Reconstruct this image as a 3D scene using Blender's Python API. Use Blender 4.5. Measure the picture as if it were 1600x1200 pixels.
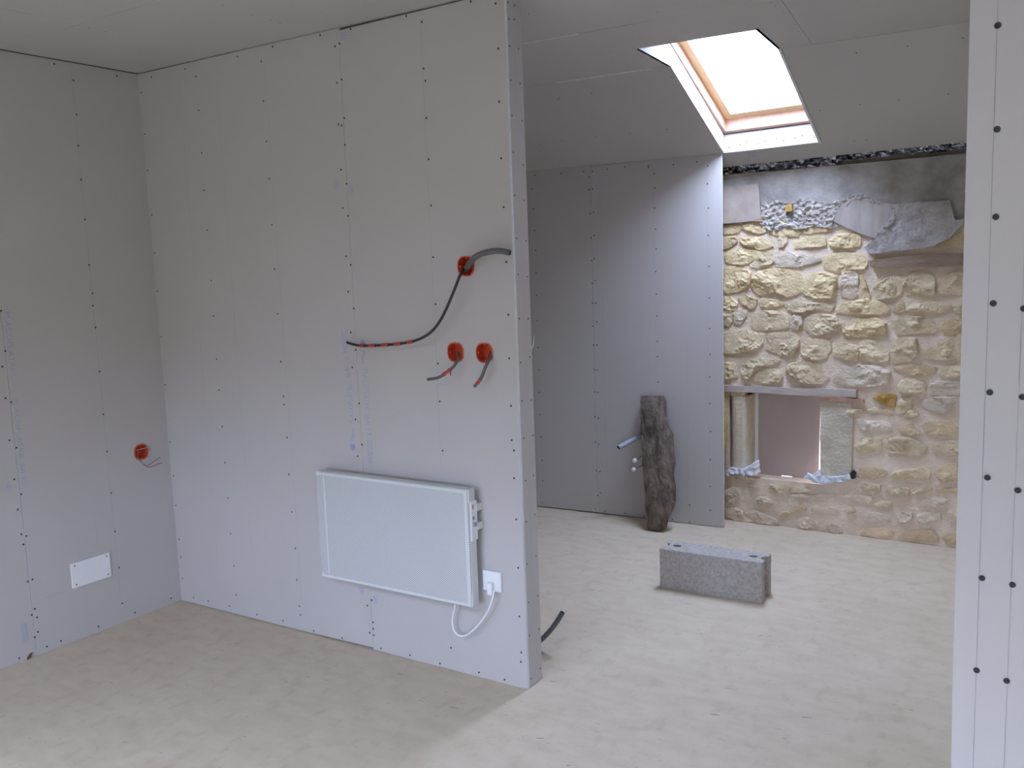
import bpy, bmesh, math, random
from mathutils import Vector, Matrix, noise

for o in list(bpy.data.objects): bpy.data.objects.remove(o, do_unlink=True)
scene = bpy.context.scene
COL = scene.collection

# ------------------------------------------------------------------ camera
CAM_H, FOCAL_PX = 1.5699, 1437.08
CAM_R, CAM_U, CAM_B = (0.84125244, 0.53953477, -0.0345914), (-0.03976255, 0.12555342, 0.9912897), (0.53917833, -0.83254944, 0.1270754)
cam = bpy.data.cameras.new('camera'); cam_ob = bpy.data.objects.new('camera', cam); COL.objects.link(cam_ob)
cam.sensor_width = 36.0; cam.lens = FOCAL_PX / 1600 * 36.0; cam.clip_start = 0.02
cam_ob.matrix_world = Matrix((( CAM_R[0], CAM_U[0], CAM_B[0], 0), (CAM_R[1], CAM_U[1], CAM_B[1], 0), (CAM_R[2], CAM_U[2], CAM_B[2], CAM_H), (0, 0, 0, 1)))
scene.camera = cam_ob

# ------------------------------------------------------------------ overcast sky, portals in the roof windows, exposure
SKY_COLOR, SKY_STRENGTH, EXPOSURE = (0.565, 0.662, 0.985), 71.0, 0.0
world = bpy.data.worlds.new('overcast_sky'); scene.world = world; world.use_nodes = True
bg = world.node_tree.nodes['Background']
bg.inputs['Strength'].default_value = SKY_STRENGTH
# overcast sky: horizon a third as bright as the zenith, dull ground below the horizon
wn_, wl_ = world.node_tree.nodes, world.node_tree.links
w_tc = wn_.new('ShaderNodeTexCoord'); w_sep = wn_.new('ShaderNodeSeparateXYZ'); w_ramp = wn_.new('ShaderNodeValToRGB')
wl_.new(w_tc.outputs['Generated'], w_sep.inputs['Vector']); wl_.new(w_sep.outputs['Z'], w_ramp.inputs['Fac'])
w_ramp.color_ramp.elements[0].position = 0.0; w_ramp.color_ramp.elements[0].color = (*[c * 0.33 for c in SKY_COLOR], 1)
w_ramp.color_ramp.elements[1].position = 1.0; w_ramp.color_ramp.elements[1].color = (*SKY_COLOR, 1)
w_gt = wn_.new('ShaderNodeMath'); w_gt.operation = 'GREATER_THAN'; w_gt.inputs[1].default_value = 0.0; wl_.new(w_sep.outputs['Z'], w_gt.inputs[0])
w_mix = wn_.new('ShaderNodeMix'); w_mix.data_type = 'RGBA'; w_mix.inputs['A'].default_value = (0.045, 0.048, 0.05, 1)
wl_.new(w_gt.outputs[0], w_mix.inputs['Factor']); wl_.new(w_ramp.outputs['Color'], w_mix.inputs['B']); wl_.new(w_mix.outputs['Result'], bg.inputs['Color'])
scene.view_settings.view_transform = 'Standard'; scene.view_settings.look = 'None'
scene.view_settings.exposure = EXPOSURE; scene.view_settings.gamma = 1.0; scene.view_settings.use_curve_mapping = False
scene.cycles.use_denoising = True
scene.cycles.max_bounces = 14; scene.cycles.diffuse_bounces = 10; scene.cycles.glossy_bounces = 4
scene.cycles.transparent_max_bounces = 12; scene.cycles.caustics_reflective = False; scene.cycles.caustics_refractive = False
scene.cycles.sample_clamp_indirect = 12.0
def portal(center, sx, sy, normal):
    l = bpy.data.lights.new('sky_portal', 'AREA'); l.shape = 'RECTANGLE'; l.size = sx; l.size_y = sy; l.cycles.is_portal = True
    o = bpy.data.objects.new('sky_portal', l); COL.objects.link(o); o.location = center
    o.rotation_euler = Vector(normal).to_track_quat('-Z', 'Y').to_euler()

# ------------------------------------------------------------------ room dimensions (metres)
XL, YP, XE = -3.7548, 2.7473, -1.7561      # left wall, partition face, free end of the partition
TH = 0.105                                 # partition thickness
YS = 5.2413                                # face of the rubble stone wall
XR, YB = 1.3, -2.2                         # far right wall and rear wall, both out of view
H = 2.5
YC, RH = 0.0, 0.60                         # start of the rear slope, depth of its roof window shafts
YR, XRE = 1.5, -0.177                      # near partition on the right: its face and its free edge
SL = 0.4503
def crease(x): return 4.309 + 0.0378 * (x + 1.5)
def zs(x, y): return H - SL * (y - crease(x))             # front slope of the ceiling
def zr(y): return H - SL * (YC - y)                       # rear slope of the ceiling
LA, LB = Vector((-3.0689, 5.01086, 0)), Vector((-1.8347, 5.06907, 0))   # foot of the lining wall
LDIR = (LB - LA).normalized(); LNRM = Vector((-LDIR.y, LDIR.x, 0))

# ------------------------------------------------------------------ measured outlines (metres)
SCREWS_LEFT = [(2.348,2.478),(2.428,2.423),(2.64,2.473),(2.428,2.281),(2.423,2.149),(2.421,2.005),(2.422,1.835),(2.422,1.639),(2.425,1.515),(2.422,1.461),(2.425,1.365),(2.425,1.168),(2.018,1.462),(2.018,1.299),(1.999,1.237),(1.999,1.108),(2.02,1.088),(1.997,0.934),(2.022,0.898),(1.999,0.77),(2.022,0.702),(2.001,0.641),(2.005,0.535),(2.025,0.522),(2.009,0.49),(2.031,0.332),(2.011,0.329),(2.424,0.975),(2.425,0.805),(2.427,0.614),(2.428,0.434),(2.432,0.263),(2.028,0.204),(2.013,0.183),(2.034,0.165),(2.031,0.101),(2.016,0.083),(2.063,0.024),(2.127,0.025),(1.942,0.019),(2.305,0.026),(2.431,0.092),(2.491,0.027),(2.69,0.03)]
SCREWS_PARTITION = [(-3.655,2.47),(-3.736,2.413),(-3.736,2.228),(-3.737,2.065),(-3.421,2.472),(-3.354,2.432),(-3.352,2.289),(-3.355,2.108),(-3.358,1.947),(-3.086,2.475),(-2.946,2.436),(-2.948,2.279),(-2.946,2.116),(-3.734,1.862),(-3.737,1.687),(-3.739,1.51),(-3.739,1.296),(-3.739,1.068),(-3.356,1.774),(-3.355,1.552),(-3.359,1.395),(-3.358,1.201),(-3.359,1.059),(-3.355,0.892),(-3.354,0.724),(-3.353,0.559),(-3.354,0.39),(-3.347,0.237),(-3.739,0.792),(-3.734,0.627),(-3.734,0.481),(-3.731,0.312),(-3.73,0.223),(-3.73,0.117),(-3.658,0.031),(-3.55,0.033),(-3.401,0.034),(-3.347,0.098),(-3.215,0.026),(-2.875,2.483),(-2.945,1.965),(-2.611,2.486),(-2.452,2.483),(-2.513,2.44),(-2.537,2.433),(-2.512,2.306),(-2.538,2.297),(-2.509,2.161),(-2.541,2.141),(-2.525,2.134),(-2.514,2.06),(-2.542,1.968),(-2.517,1.912),(-2.544,1.82),(-2.518,1.788),(-2.181,2.485),(-2.111,2.453),(-2.112,2.291),(-2.107,2.247),(-2.11,2.116),(-2.108,1.969),(-2.107,1.802),(-1.894,2.485),(-1.791,2.46),(-1.787,2.311),(-1.791,2.135),(-1.791,1.944),(-1.787,1.776),(-2.947,1.775),(-2.949,1.592),(-2.947,1.404),(-2.949,1.2),(-2.946,1.051),(-2.947,1.015),(-2.541,1.631),(-2.519,1.597),(-2.541,1.491),(-2.516,1.425),(-2.539,1.329),(-2.518,1.259),(-2.542,1.188),(-2.516,1.042),(-2.54,0.975),(-2.108,1.613),(-2.106,1.439),(-2.108,1.215),(-2.107,1.071),(-1.785,1.585),(-1.784,1.399),(-1.787,1.243),(-1.786,1.071),(-2.942,0.871),(-2.945,0.709),(-2.943,0.542),(-2.936,0.38),(-2.94,0.236),(-2.513,0.874),(-2.541,0.823),(-2.104,0.881),(-1.788,0.945),(-1.78,0.908),(-1.784,0.805),(-1.781,0.651),(-1.78,0.468),(-2.934,0.117),(-2.933,0.077),(-3.046,0.029),(-2.855,0.018),(-2.689,0.018),(-2.509,0.218),(-2.534,0.19),(-2.507,0.123),(-2.508,0.094),(-2.529,0.073),(-2.507,0.067),(-2.472,0.016),(-2.317,0.019),(-2.165,0.016),(-2.107,0.093),(-1.977,0.02),(-1.859,0.017),(-1.782,0.281),(-1.779,0.142),(-1.782,0.104)]
SCREWS_END = [(2.769,2.463),(2.809,2.461),(2.769,2.408),(2.806,2.413),(2.769,2.319),(2.827,2.32),(2.769,2.205),(2.83,2.203),(2.77,2.087),(2.835,2.076),(2.77,1.962),(2.834,1.924),(2.769,1.815),(2.831,1.8),(2.774,1.666),(2.836,1.657),(2.776,1.54),(2.835,1.53),(2.773,1.383),(2.833,1.379),(2.773,1.226),(2.835,1.24),(2.773,1.087),(2.836,1.08),(2.776,0.949),(2.838,0.949),(2.779,0.791),(2.835,0.798),(2.775,0.638),(2.835,0.651),(2.77,0.479),(2.835,0.491),(2.836,0.336),(2.772,0.331),(2.769,0.203),(2.838,0.204),(2.771,0.034),(2.838,0.047)]
SCREWS_LINING = [(-1.189,2.126),(-1.005,2.123),(-1.212,2.045),(-1.206,1.919),(-1.204,1.787),(-0.853,2.122),(-0.795,2.117),(-0.818,2.086),(-0.82,2.011),(-0.797,2.015),(-0.816,1.869),(-0.793,1.876),(-0.815,1.723),(-0.793,1.737),(-0.699,2.123),(-0.584,2.127),(-0.436,2.121),(-0.436,2.112),(-0.401,2.074),(-0.398,1.992),(-0.402,1.876),(-0.398,1.755),(-0.283,2.115),(-0.144,2.119),(-0.081,2.091),(-0.083,1.992),(-0.079,1.857),(-0.081,1.704),(-1.199,1.664),(-1.201,1.521),(-1.202,1.382),(-1.204,1.218),(-1.203,1.048),(-1.202,0.905),(-1.204,0.76),(-0.814,1.587),(-0.795,1.597),(-0.814,1.449),(-0.793,1.464),(-0.815,1.328),(-0.793,1.327),(-0.816,1.186),(-0.789,1.212),(-0.814,1.069),(-0.791,1.07),(-0.813,0.916),(-0.793,0.914),(-0.814,0.777),(-0.793,0.776),(-0.396,1.64),(-0.401,1.509),(-0.399,1.376),(-0.397,1.247),(-0.397,1.097),(-0.397,1.006),(-0.396,0.852),(-0.077,1.529),(-0.077,1.35),(-0.076,1.174),(-0.075,1.025),(-0.078,0.892),(-0.078,0.736),(-0.076,0.572),(-0.078,0.403),(-0.08,0.242),(-0.08,0.098),(-0.208,0.117),(-0.21,0.012),(-0.317,0.017),(-0.503,0.017),(-0.625,0.021),(-0.762,0.021),(-0.816,0.62),(-0.791,0.613),(-0.815,0.457),(-0.794,0.448),(-0.815,0.277),(-0.791,0.272),(-0.791,0.137),(-0.809,0.118),(-0.827,0.029),(-1.204,0.613),(-1.202,0.468),(-1.2,0.313),(-1.199,0.178),(-1.21,0.031)]
SCREWS_RIGHT = [(-0.1419,1.8798),(-0.1386,1.7382),(-0.1367,1.6157),(-0.1365,1.4923),(-0.1374,1.3621),(-0.1368,1.2345),(-0.1398,1.0794),(-0.1433,0.9327),(-0.0977,1.4847),(-0.0953,1.3575),(-0.0967,1.2193),(-0.0993,1.0755),(-0.1024,0.9249)]
SCREWS_SLOPE = [(-2.495,4.401),(-2.481,4.387),(-2.291,4.396),(-2.826,4.76),(-2.68,4.755),(-2.038,4.784),(-2.256,4.776),(-2.465,4.767),(-1.836,4.378),(-0.976,4.42),(-0.766,4.432),(-0.863,4.801),(-0.65,4.807),(-1.04,4.793),(-1.13,5.091),(-1.071,5.096),(-1.23,4.798),(-0.549,4.438)]
SCREWS_FLAT = [(-1.85,3.059),(-1.984,3.403),(-1.906,3.408),(-1.462,3.356),(-1.68,3.897),(-1.949,3.951),(-1.89,3.818),(-1.081,3.568),(-1.085,3.69),(-1.099,3.896),(-1.123,4.024),(-1.11,4.084),(-1.144,4.264),(-1.146,4.331),(-1.079,3.511),(-3.214,2.228),(-3.206,2.154),(-2.61,2.272),(-2.623,2.417),(-2.625,2.506),(-2.636,2.563)]
STONES = [('y',[(-1.888,1.761),(-1.814,1.762),(-1.783,1.744),(-1.795,1.717),(-1.881,1.712)]),('y',[(-1.779,1.737),(-1.753,1.768),(-1.687,1.771),(-1.632,1.752),(-1.625,1.72),(-1.674,1.707),(-1.72,1.718)]),('y',[(-1.623,1.72),(-1.609,1.742),(-1.555,1.759),(-1.492,1.756),(-1.454,1.716),(-1.458,1.679),(-1.501,1.69),(-1.555,1.686),(-1.609,1.702)]),('y',[(-1.443,1.7),(-1.395,1.735),(-1.343,1.759),(-1.305,1.757),(-1.272,1.742),(-1.276,1.707),(-1.338,1.702),(-1.404,1.692)]),('o',[(-1.889,1.692),(-1.824,1.694),(-1.807,1.665),(-1.848,1.64),(-1.889,1.627)]),('y',[(-1.791,1.685),(-1.72,1.687),(-1.646,1.676),(-1.6,1.634),(-1.632,1.62),(-1.683,1.619),(-1.72,1.634),(-1.767,1.636)]),('b',[(-1.568,1.664),(-1.555,1.688),(-1.523,1.684),(-1.521,1.658),(-1.541,1.627),(-1.566,1.619),(-1.564,1.641)]),('y',[(-1.485,1.645),(-1.43,1.671),(-1.343,1.678),(-1.317,1.662),(-1.303,1.626),(-1.381,1.616),(-1.469,1.615)]),('y',[(-1.291,1.647),(-1.24,1.675),(-1.181,1.679),(-1.129,1.672),(-1.126,1.615),(-1.189,1.604),(-1.256,1.605),(-1.282,1.621)]),('y',[(-1.882,1.604),(-1.791,1.624),(-1.72,1.616),(-1.664,1.6),(-1.683,1.569),(-1.748,1.544),(-1.801,1.534),(-1.868,1.548)]),('b',[(-1.73,1.53),(-1.683,1.565),(-1.655,1.596),(-1.609,1.598),(-1.595,1.557),(-1.609,1.531),(-1.683,1.515),(-1.72,1.518)]),('g',[(-1.586,1.575),(-1.563,1.588),(-1.509,1.586),(-1.456,1.579),(-1.342,1.558),(-1.333,1.544),(-1.381,1.528),(-1.455,1.513),(-1.514,1.514),(-1.572,1.514),(-1.586,1.544)]),('y',[(-1.324,1.548),(-1.273,1.575),(-1.188,1.578),(-1.113,1.567),(-1.09,1.536),(-1.096,1.489),(-1.187,1.483),(-1.229,1.474),(-1.311,1.5)]),('y',[(-1.885,1.511),(-1.834,1.524),(-1.734,1.493),(-1.73,1.438),(-1.739,1.406),(-1.801,1.379),(-1.883,1.371)]),('y',[(-1.727,1.443),(-1.683,1.483),(-1.609,1.504),(-1.527,1.497),(-1.446,1.472),(-1.428,1.432),(-1.441,1.365),(-1.513,1.344),(-1.581,1.376),(-1.674,1.359),(-1.706,1.383)]),('y',[(-1.437,1.374),(-1.42,1.445),(-1.376,1.471),(-1.319,1.474),(-1.248,1.454),(-1.254,1.398),(-1.264,1.336),(-1.34,1.333),(-1.419,1.356)]),('g',[(-1.217,1.467),(-1.179,1.479),(-1.137,1.463),(-1.131,1.348),(-1.169,1.333),(-1.22,1.349),(-1.229,1.397)]),('y',[(-1.126,1.443),(-1.108,1.451),(-1.095,1.416),(-1.069,1.338),(-1.094,1.326),(-1.127,1.335)]),('y',[(-1.883,1.348),(-1.84,1.338),(-1.809,1.314),(-1.816,1.268),(-1.884,1.273)]),('y',[(-1.799,1.342),(-1.754,1.351),(-1.692,1.332),(-1.707,1.281),(-1.735,1.284),(-1.778,1.309)]),('y',[(-1.678,1.316),(-1.641,1.331),(-1.581,1.324),(-1.535,1.308),(-1.554,1.292),(-1.618,1.29),(-1.664,1.29)]),('b',[(-1.531,1.303),(-1.468,1.318),(-1.357,1.306),(-1.257,1.297),(-1.279,1.261),(-1.357,1.275),(-1.423,1.255),(-1.504,1.262)]),('b',[(-1.05,1.403),(-1.013,1.419),(-0.973,1.444),(-0.909,1.438),(-0.874,1.446),(-0.91,1.379),(-0.916,1.349),(-0.971,1.333),(-1.028,1.325),(-1.045,1.36)]),('b',[(-0.903,1.404),(-0.866,1.458),(-0.796,1.465),(-0.758,1.439),(-0.752,1.347),(-0.829,1.342),(-0.88,1.349),(-0.902,1.366)]),('b',[(-0.73,1.389),(-0.689,1.437),(-0.663,1.457),(-0.593,1.455),(-0.59,1.353),(-0.661,1.35),(-0.737,1.355)]),('y',[(-1.249,1.275),(-1.194,1.309),(-1.094,1.326),(-1.011,1.308),(-0.974,1.273),(-0.986,1.248),(-1.084,1.244),(-1.176,1.246),(-1.24,1.252)]),('o',[(-0.95,1.26),(-0.939,1.295),(-0.907,1.311),(-0.897,1.282),(-0.902,1.258)]),('b',[(-0.89,1.265),(-0.867,1.29),(-0.774,1.306),(-0.678,1.301),(-0.67,1.272),(-0.734,1.251),(-0.819,1.252)]),('b',[(-0.659,1.268),(-0.622,1.288),(-0.598,1.292),(-0.597,1.245),(-0.647,1.249)]),('b',[(-1.886,1.277),(-1.84,1.258),(-1.84,1.211),(-1.855,1.178),(-1.887,1.183)]),('g',[(-1.833,1.249),(-1.802,1.268),(-1.754,1.27),(-1.756,1.24),(-1.792,1.188),(-1.821,1.188)]),('b',[(-1.723,1.212),(-1.707,1.249),(-1.646,1.26),(-1.563,1.262),(-1.513,1.235),(-1.508,1.176),(-1.553,1.162),(-1.636,1.161),(-1.683,1.152),(-1.721,1.17)]),('g',[(-1.499,1.199),(-1.481,1.235),(-1.441,1.235),(-1.432,1.19),(-1.458,1.163),(-1.494,1.171)]),('b',[(-1.418,1.212),(-1.387,1.239),(-1.33,1.244),(-1.261,1.235),(-1.227,1.195),(-1.235,1.164),(-1.312,1.137),(-1.378,1.132),(-1.409,1.167)]),('y',[(-1.209,1.147),(-1.184,1.187),(-1.134,1.217),(-1.039,1.222),(-0.993,1.2),(-0.988,1.14),(-1.033,1.127),(-1.12,1.126),(-1.192,1.129)]),('b',[(-0.961,1.213),(-0.89,1.222),(-0.827,1.231),(-0.76,1.21),(-0.733,1.172),(-0.747,1.151),(-0.829,1.146),(-0.928,1.136),(-0.953,1.175)]),('o',[(-0.713,1.172),(-0.695,1.202),(-0.657,1.214),(-0.596,1.214),(-0.595,1.165),(-0.656,1.144),(-0.709,1.147)]),('b',[(-1.887,1.131),(-1.816,1.155),(-1.721,1.142),(-1.66,1.129),(-1.655,1.087),(-1.688,1.045),(-1.793,1.024),(-1.885,1.012)]),('b',[(-1.641,1.124),(-1.59,1.136),(-1.499,1.139),(-1.453,1.104),(-1.451,1.067),(-1.476,1.021),(-1.544,1.013),(-1.608,1.032),(-1.641,1.045),(-1.585,1.083)]),('b',[(-1.44,1.068),(-1.404,1.1),(-1.334,1.105),(-1.281,1.093),(-1.277,1.052),(-1.302,0.998),(-1.364,0.992),(-1.426,1.009)]),('b',[(-1.255,1.071),(-1.225,1.085),(-1.183,1.083),(-1.124,1.069),(-1.127,1.02),(-1.139,0.993),(-1.207,1.0),(-1.259,1.013)]),('b',[(-1.115,1.082),(-1.095,1.106),(-1.041,1.103),(-0.975,1.045),(-0.97,1.006),(-1.006,0.988),(-1.068,0.991),(-1.116,1.007)]),('b',[(-0.96,1.015),(-0.947,1.085),(-0.912,1.12),(-0.84,1.12),(-0.828,1.078),(-0.83,1.023),(-0.885,0.991),(-0.945,0.985)]),('b',[(-0.803,1.028),(-0.776,1.062),(-0.711,1.089),(-0.655,1.131),(-0.594,1.152),(-0.591,1.016),(-0.672,1.01),(-0.76,1.003)]),('b',[(-1.888,0.955),(-1.827,0.957),(-1.808,0.881),(-1.866,0.86),(-1.888,0.864)]),('b',[(-1.783,0.948),(-1.75,0.978),(-1.674,0.984),(-1.553,0.983),(-1.608,0.953),(-1.697,0.937),(-1.707,0.894),(-1.75,0.855),(-1.774,0.882)]),('b',[(-1.697,0.899),(-1.646,0.934),(-1.58,0.922),(-1.543,0.891),(-1.548,0.853),(-1.646,0.847),(-1.707,0.852)]),('b',[(-1.525,0.928),(-1.498,0.963),(-1.435,0.979),(-1.333,0.966),(-1.324,0.916),(-1.284,0.893),(-1.323,0.853),(-1.448,0.85),(-1.489,0.892)]),('g',[(-1.258,0.923),(-1.215,0.951),(-1.139,0.962),(-1.047,0.967),(-0.965,0.941),(-0.964,0.911),(-0.976,0.867),(-1.046,0.851),(-1.172,0.85),(-1.253,0.869)]),('o',[(-0.949,0.959),(-0.885,0.976),(-0.806,0.976),(-0.728,0.962),(-0.766,0.935),(-0.785,0.922),(-0.864,0.919),(-0.916,0.939)]),('b',[(-0.727,0.928),(-0.712,0.962),(-0.655,0.972),(-0.597,0.978),(-0.596,0.92),(-0.677,0.917)]),('b',[(-0.921,0.852),(-0.903,0.887),(-0.86,0.904),(-0.788,0.881),(-0.791,0.836),(-0.842,0.816),(-0.906,0.822)]),('g',[(-0.776,0.841),(-0.757,0.876),(-0.715,0.89),(-0.597,0.899),(-0.596,0.836),(-0.686,0.819),(-0.764,0.824)]),('r',[(-1.045,0.785),(-1.008,0.815),(-0.934,0.808),(-0.935,0.746),(-0.962,0.741),(-1.015,0.769)]),('b',[(-0.929,0.729),(-0.921,0.769),(-0.882,0.797),(-0.854,0.79),(-0.853,0.751),(-0.888,0.718),(-0.92,0.712)]),('b',[(-0.888,0.699),(-0.864,0.728),(-0.829,0.73),(-0.814,0.705),(-0.848,0.69),(-0.88,0.693)]),('g',[(-0.802,0.766),(-0.794,0.788),(-0.724,0.809),(-0.599,0.811),(-0.598,0.769),(-0.658,0.749),(-0.688,0.723),(-0.77,0.74)]),('b',[(-1.187,0.701),(-1.179,0.715),(-1.106,0.724),(-1.098,0.702),(-1.148,0.69),(-1.183,0.686)]),('b',[(-1.077,0.717),(-1.044,0.73),(-0.994,0.73),(-0.953,0.715),(-0.986,0.706),(-1.043,0.705)]),('g',[(-1.137,0.659),(-1.106,0.67),(-1.072,0.654),(-1.01,0.663),(-0.964,0.652),(-0.952,0.631),(-1.001,0.61),(-1.071,0.608),(-1.114,0.618),(-1.131,0.637)]),('o',[(-0.919,0.625),(-0.879,0.649),(-0.847,0.656),(-0.831,0.63),(-0.804,0.606),(-0.846,0.595),(-0.894,0.609)]),('o',[(-0.795,0.646),(-0.776,0.669),(-0.729,0.676),(-0.66,0.676),(-0.621,0.645),(-0.628,0.619),(-0.67,0.609),(-0.767,0.609),(-0.787,0.625)]),('b',[(-1.133,0.511),(-1.113,0.553),(-1.05,0.576),(-1.004,0.566),(-1.003,0.512),(-1.049,0.486),(-1.116,0.485)]),('b',[(-0.974,0.519),(-0.959,0.564),(-0.902,0.582),(-0.837,0.573),(-0.781,0.551),(-0.777,0.508),(-0.836,0.477),(-0.916,0.484),(-0.966,0.497)]),('b',[(-0.742,0.533),(-0.719,0.569),(-0.658,0.578),(-0.593,0.57),(-0.595,0.51),(-0.687,0.503),(-0.733,0.507)]),('o',[(-1.121,0.362),(-1.111,0.391),(-1.047,0.401),(-0.976,0.389),(-0.972,0.363),(-1.03,0.335),(-1.114,0.336)]),('b',[(-0.955,0.355),(-0.923,0.394),(-0.826,0.412),(-0.787,0.433),(-0.755,0.414),(-0.758,0.361),(-0.853,0.348),(-0.947,0.341)]),('o',[(-0.727,0.399),(-0.7,0.428),(-0.655,0.454),(-0.597,0.441),(-0.595,0.373),(-0.683,0.36),(-0.715,0.374)]),('b',[(-1.107,0.295),(-1.088,0.306),(-1.004,0.306),(-1.004,0.27),(-1.037,0.253),(-1.083,0.257)]),('b',[(-0.972,0.268),(-0.967,0.296),(-0.905,0.307),(-0.856,0.303),(-0.86,0.263),(-0.937,0.254)]),('b',[(-0.836,0.278),(-0.812,0.299),(-0.749,0.312),(-0.752,0.296),(-0.82,0.271)]),('o',[(-0.717,0.295),(-0.713,0.315),(-0.602,0.327),(-0.601,0.299),(-0.674,0.296)]),('p',[(-1.208,0.216),(-1.164,0.234),(-1.058,0.237),(-1.045,0.22),(-1.066,0.195),(-1.108,0.195),(-1.186,0.2)]),('b',[(-1.032,0.194),(-0.994,0.216),(-0.949,0.213),(-0.944,0.195),(-0.994,0.183)]),('p',[(-0.81,0.21),(-0.759,0.251),(-0.728,0.264),(-0.662,0.258),(-0.68,0.234),(-0.739,0.21)]),('p',[(-1.094,0.105),(-1.065,0.14),(-0.985,0.145),(-0.951,0.131),(-0.968,0.102),(-1.034,0.084),(-1.081,0.083)]),('g',[(-0.919,0.144),(-0.894,0.165),(-0.846,0.166),(-0.837,0.14),(-0.869,0.11),(-0.902,0.11)]),('g',[(-0.811,0.13),(-0.805,0.158),(-0.766,0.171),(-0.703,0.183),(-0.696,0.144),(-0.733,0.135),(-0.78,0.116)]),('o',[(-1.101,0.011),(-1.055,0.054),(-0.992,0.058),(-0.934,0.056),(-0.933,0.02),(-1.021,0.008)]),('o',[(-0.908,0.014),(-0.884,0.054),(-0.788,0.075),(-0.732,0.082),(-0.708,0.05),(-0.699,0.016),(-0.826,0.01)]),('o',[(-0.684,0.049),(-0.657,0.07),(-0.601,0.073),(-0.6,0.012),(-0.656,0.017)]),('p',[(-0.664,0.192),(-0.618,0.223),(-0.597,0.217),(-0.597,0.148),(-0.658,0.127)]),('b',[(-1.185,0.144),(-1.159,0.166),(-1.133,0.146),(-1.146,0.126),(-1.176,0.127)]),('g',[(-1.892,0.171),(-1.845,0.206),(-1.805,0.205),(-1.796,0.162),(-1.83,0.119),(-1.89,0.112)]),('p',[(-1.742,0.231),(-1.713,0.244),(-1.684,0.227),(-1.703,0.213),(-1.732,0.218)]),('b',[(-1.617,0.22),(-1.607,0.245),(-1.532,0.25),(-1.504,0.236),(-1.509,0.207),(-1.56,0.197)]),('b',[(-1.49,0.223),(-1.486,0.248),(-1.417,0.245),(-1.372,0.24),(-1.403,0.223),(-1.449,0.213)]),('p',[(-1.495,0.199),(-1.44,0.209),(-1.372,0.205),(-1.394,0.189),(-1.463,0.188)]),('p',[(-1.365,0.206),(-1.313,0.222),(-1.238,0.224),(-1.251,0.211),(-1.349,0.198)]),('g',[(-1.708,0.132),(-1.684,0.159),(-1.645,0.164),(-1.593,0.145),(-1.588,0.122),(-1.645,0.105),(-1.693,0.11)]),('p',[(-1.376,0.132),(-1.349,0.151),(-1.282,0.157),(-1.224,0.135),(-1.242,0.119),(-1.313,0.115)]),('p',[(-1.885,0.068),(-1.83,0.079),(-1.776,0.061),(-1.779,0.036),(-1.723,0.018),(-1.757,-0.003),(-1.821,0.001),(-1.875,0.024)]),('p',[(-1.766,0.052),(-1.708,0.079),(-1.645,0.057),(-1.579,0.036),(-1.56,0.014),(-1.617,0.004),(-1.684,0.008),(-1.72,0.028)]),('p',[(-1.457,0.022),(-1.439,0.053),(-1.403,0.069),(-1.344,0.051),(-1.348,0.022),(-1.398,0.008),(-1.453,0.006)]),('p',[(-1.316,0.011),(-1.303,0.041),(-1.25,0.062),(-1.206,0.03),(-1.214,0.008),(-1.28,0.002)]),('o',[(-1.495,0.094),(-1.467,0.135),(-1.426,0.15),(-1.407,0.119),(-1.439,0.101)]),('o',[(-1.56,0.072),(-1.532,0.09),(-1.504,0.088),(-1.518,0.063),(-1.546,0.064)])]
P_BEAM = [(-1.905,2.017),(-1.556,2.035),(-1.244,2.037),(-0.951,2.038),(-0.601,2.042),(-0.593,1.717),(-0.819,1.641),(-1.047,1.624),(-1.14,1.747),(-1.274,1.717),(-1.483,1.728),(-1.664,1.758),(-1.906,1.79)]
P_CLAY_L = [(-1.905,1.98),(-1.813,1.977),(-1.768,1.979),(-1.675,1.985),(-1.661,1.783),(-1.757,1.774),(-1.906,1.771)]
P_CRUMBLE = [(-1.664,1.884),(-1.613,1.873),(-1.573,1.888),(-1.534,1.868),(-1.484,1.861),(-1.441,1.887),(-1.406,1.888),(-1.354,1.86),(-1.31,1.85),(-1.249,1.867),(-1.215,1.851),(-1.248,1.795),(-1.264,1.754),(-1.274,1.713),(-1.343,1.727),(-1.43,1.718),(-1.501,1.725),(-1.609,1.716),(-1.664,1.751)]
P_CRUMB2 = [(-1.238,1.825),(-1.205,1.871),(-1.155,1.891),(-1.106,1.887),(-1.057,1.864),(-1.015,1.841),(-1.018,1.824),(-1.07,1.838),(-1.112,1.861),(-1.155,1.86),(-1.188,1.842),(-1.218,1.81)]
P_CRUMB3 = [(-0.964,1.821),(-0.932,1.812),(-0.943,1.747),(-0.974,1.708),(-1.003,1.706),(-0.975,1.765)]
P_OCHRE = [(-1.517,1.857),(-1.484,1.858),(-1.482,1.819),(-1.523,1.818)]
P_REDBIT = [(-1.709,1.775),(-1.69,1.787),(-1.657,1.789),(-1.653,1.77)]
P_CLAY_C = [(-1.264,1.751),(-1.231,1.824),(-1.202,1.864),(-1.155,1.874),(-1.113,1.871),(-1.063,1.848),(-0.96,1.824),(-0.972,1.775),(-1.003,1.727),(-1.041,1.648),(-1.14,1.686)]
P_PATCH = [(-0.96,1.824),(-0.854,1.825),(-0.687,1.826),(-0.674,1.77),(-0.679,1.722),(-0.593,1.733),(-0.639,1.681),(-0.683,1.635),(-0.751,1.598),(-0.818,1.588),(-0.943,1.576),(-1.066,1.567),(-1.099,1.606),(-1.047,1.644),(-1.003,1.723),(-0.969,1.778)]
P_YELLOW = [(-0.772,1.589),(-0.682,1.631),(-0.592,1.682),(-0.589,1.585)]
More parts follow.
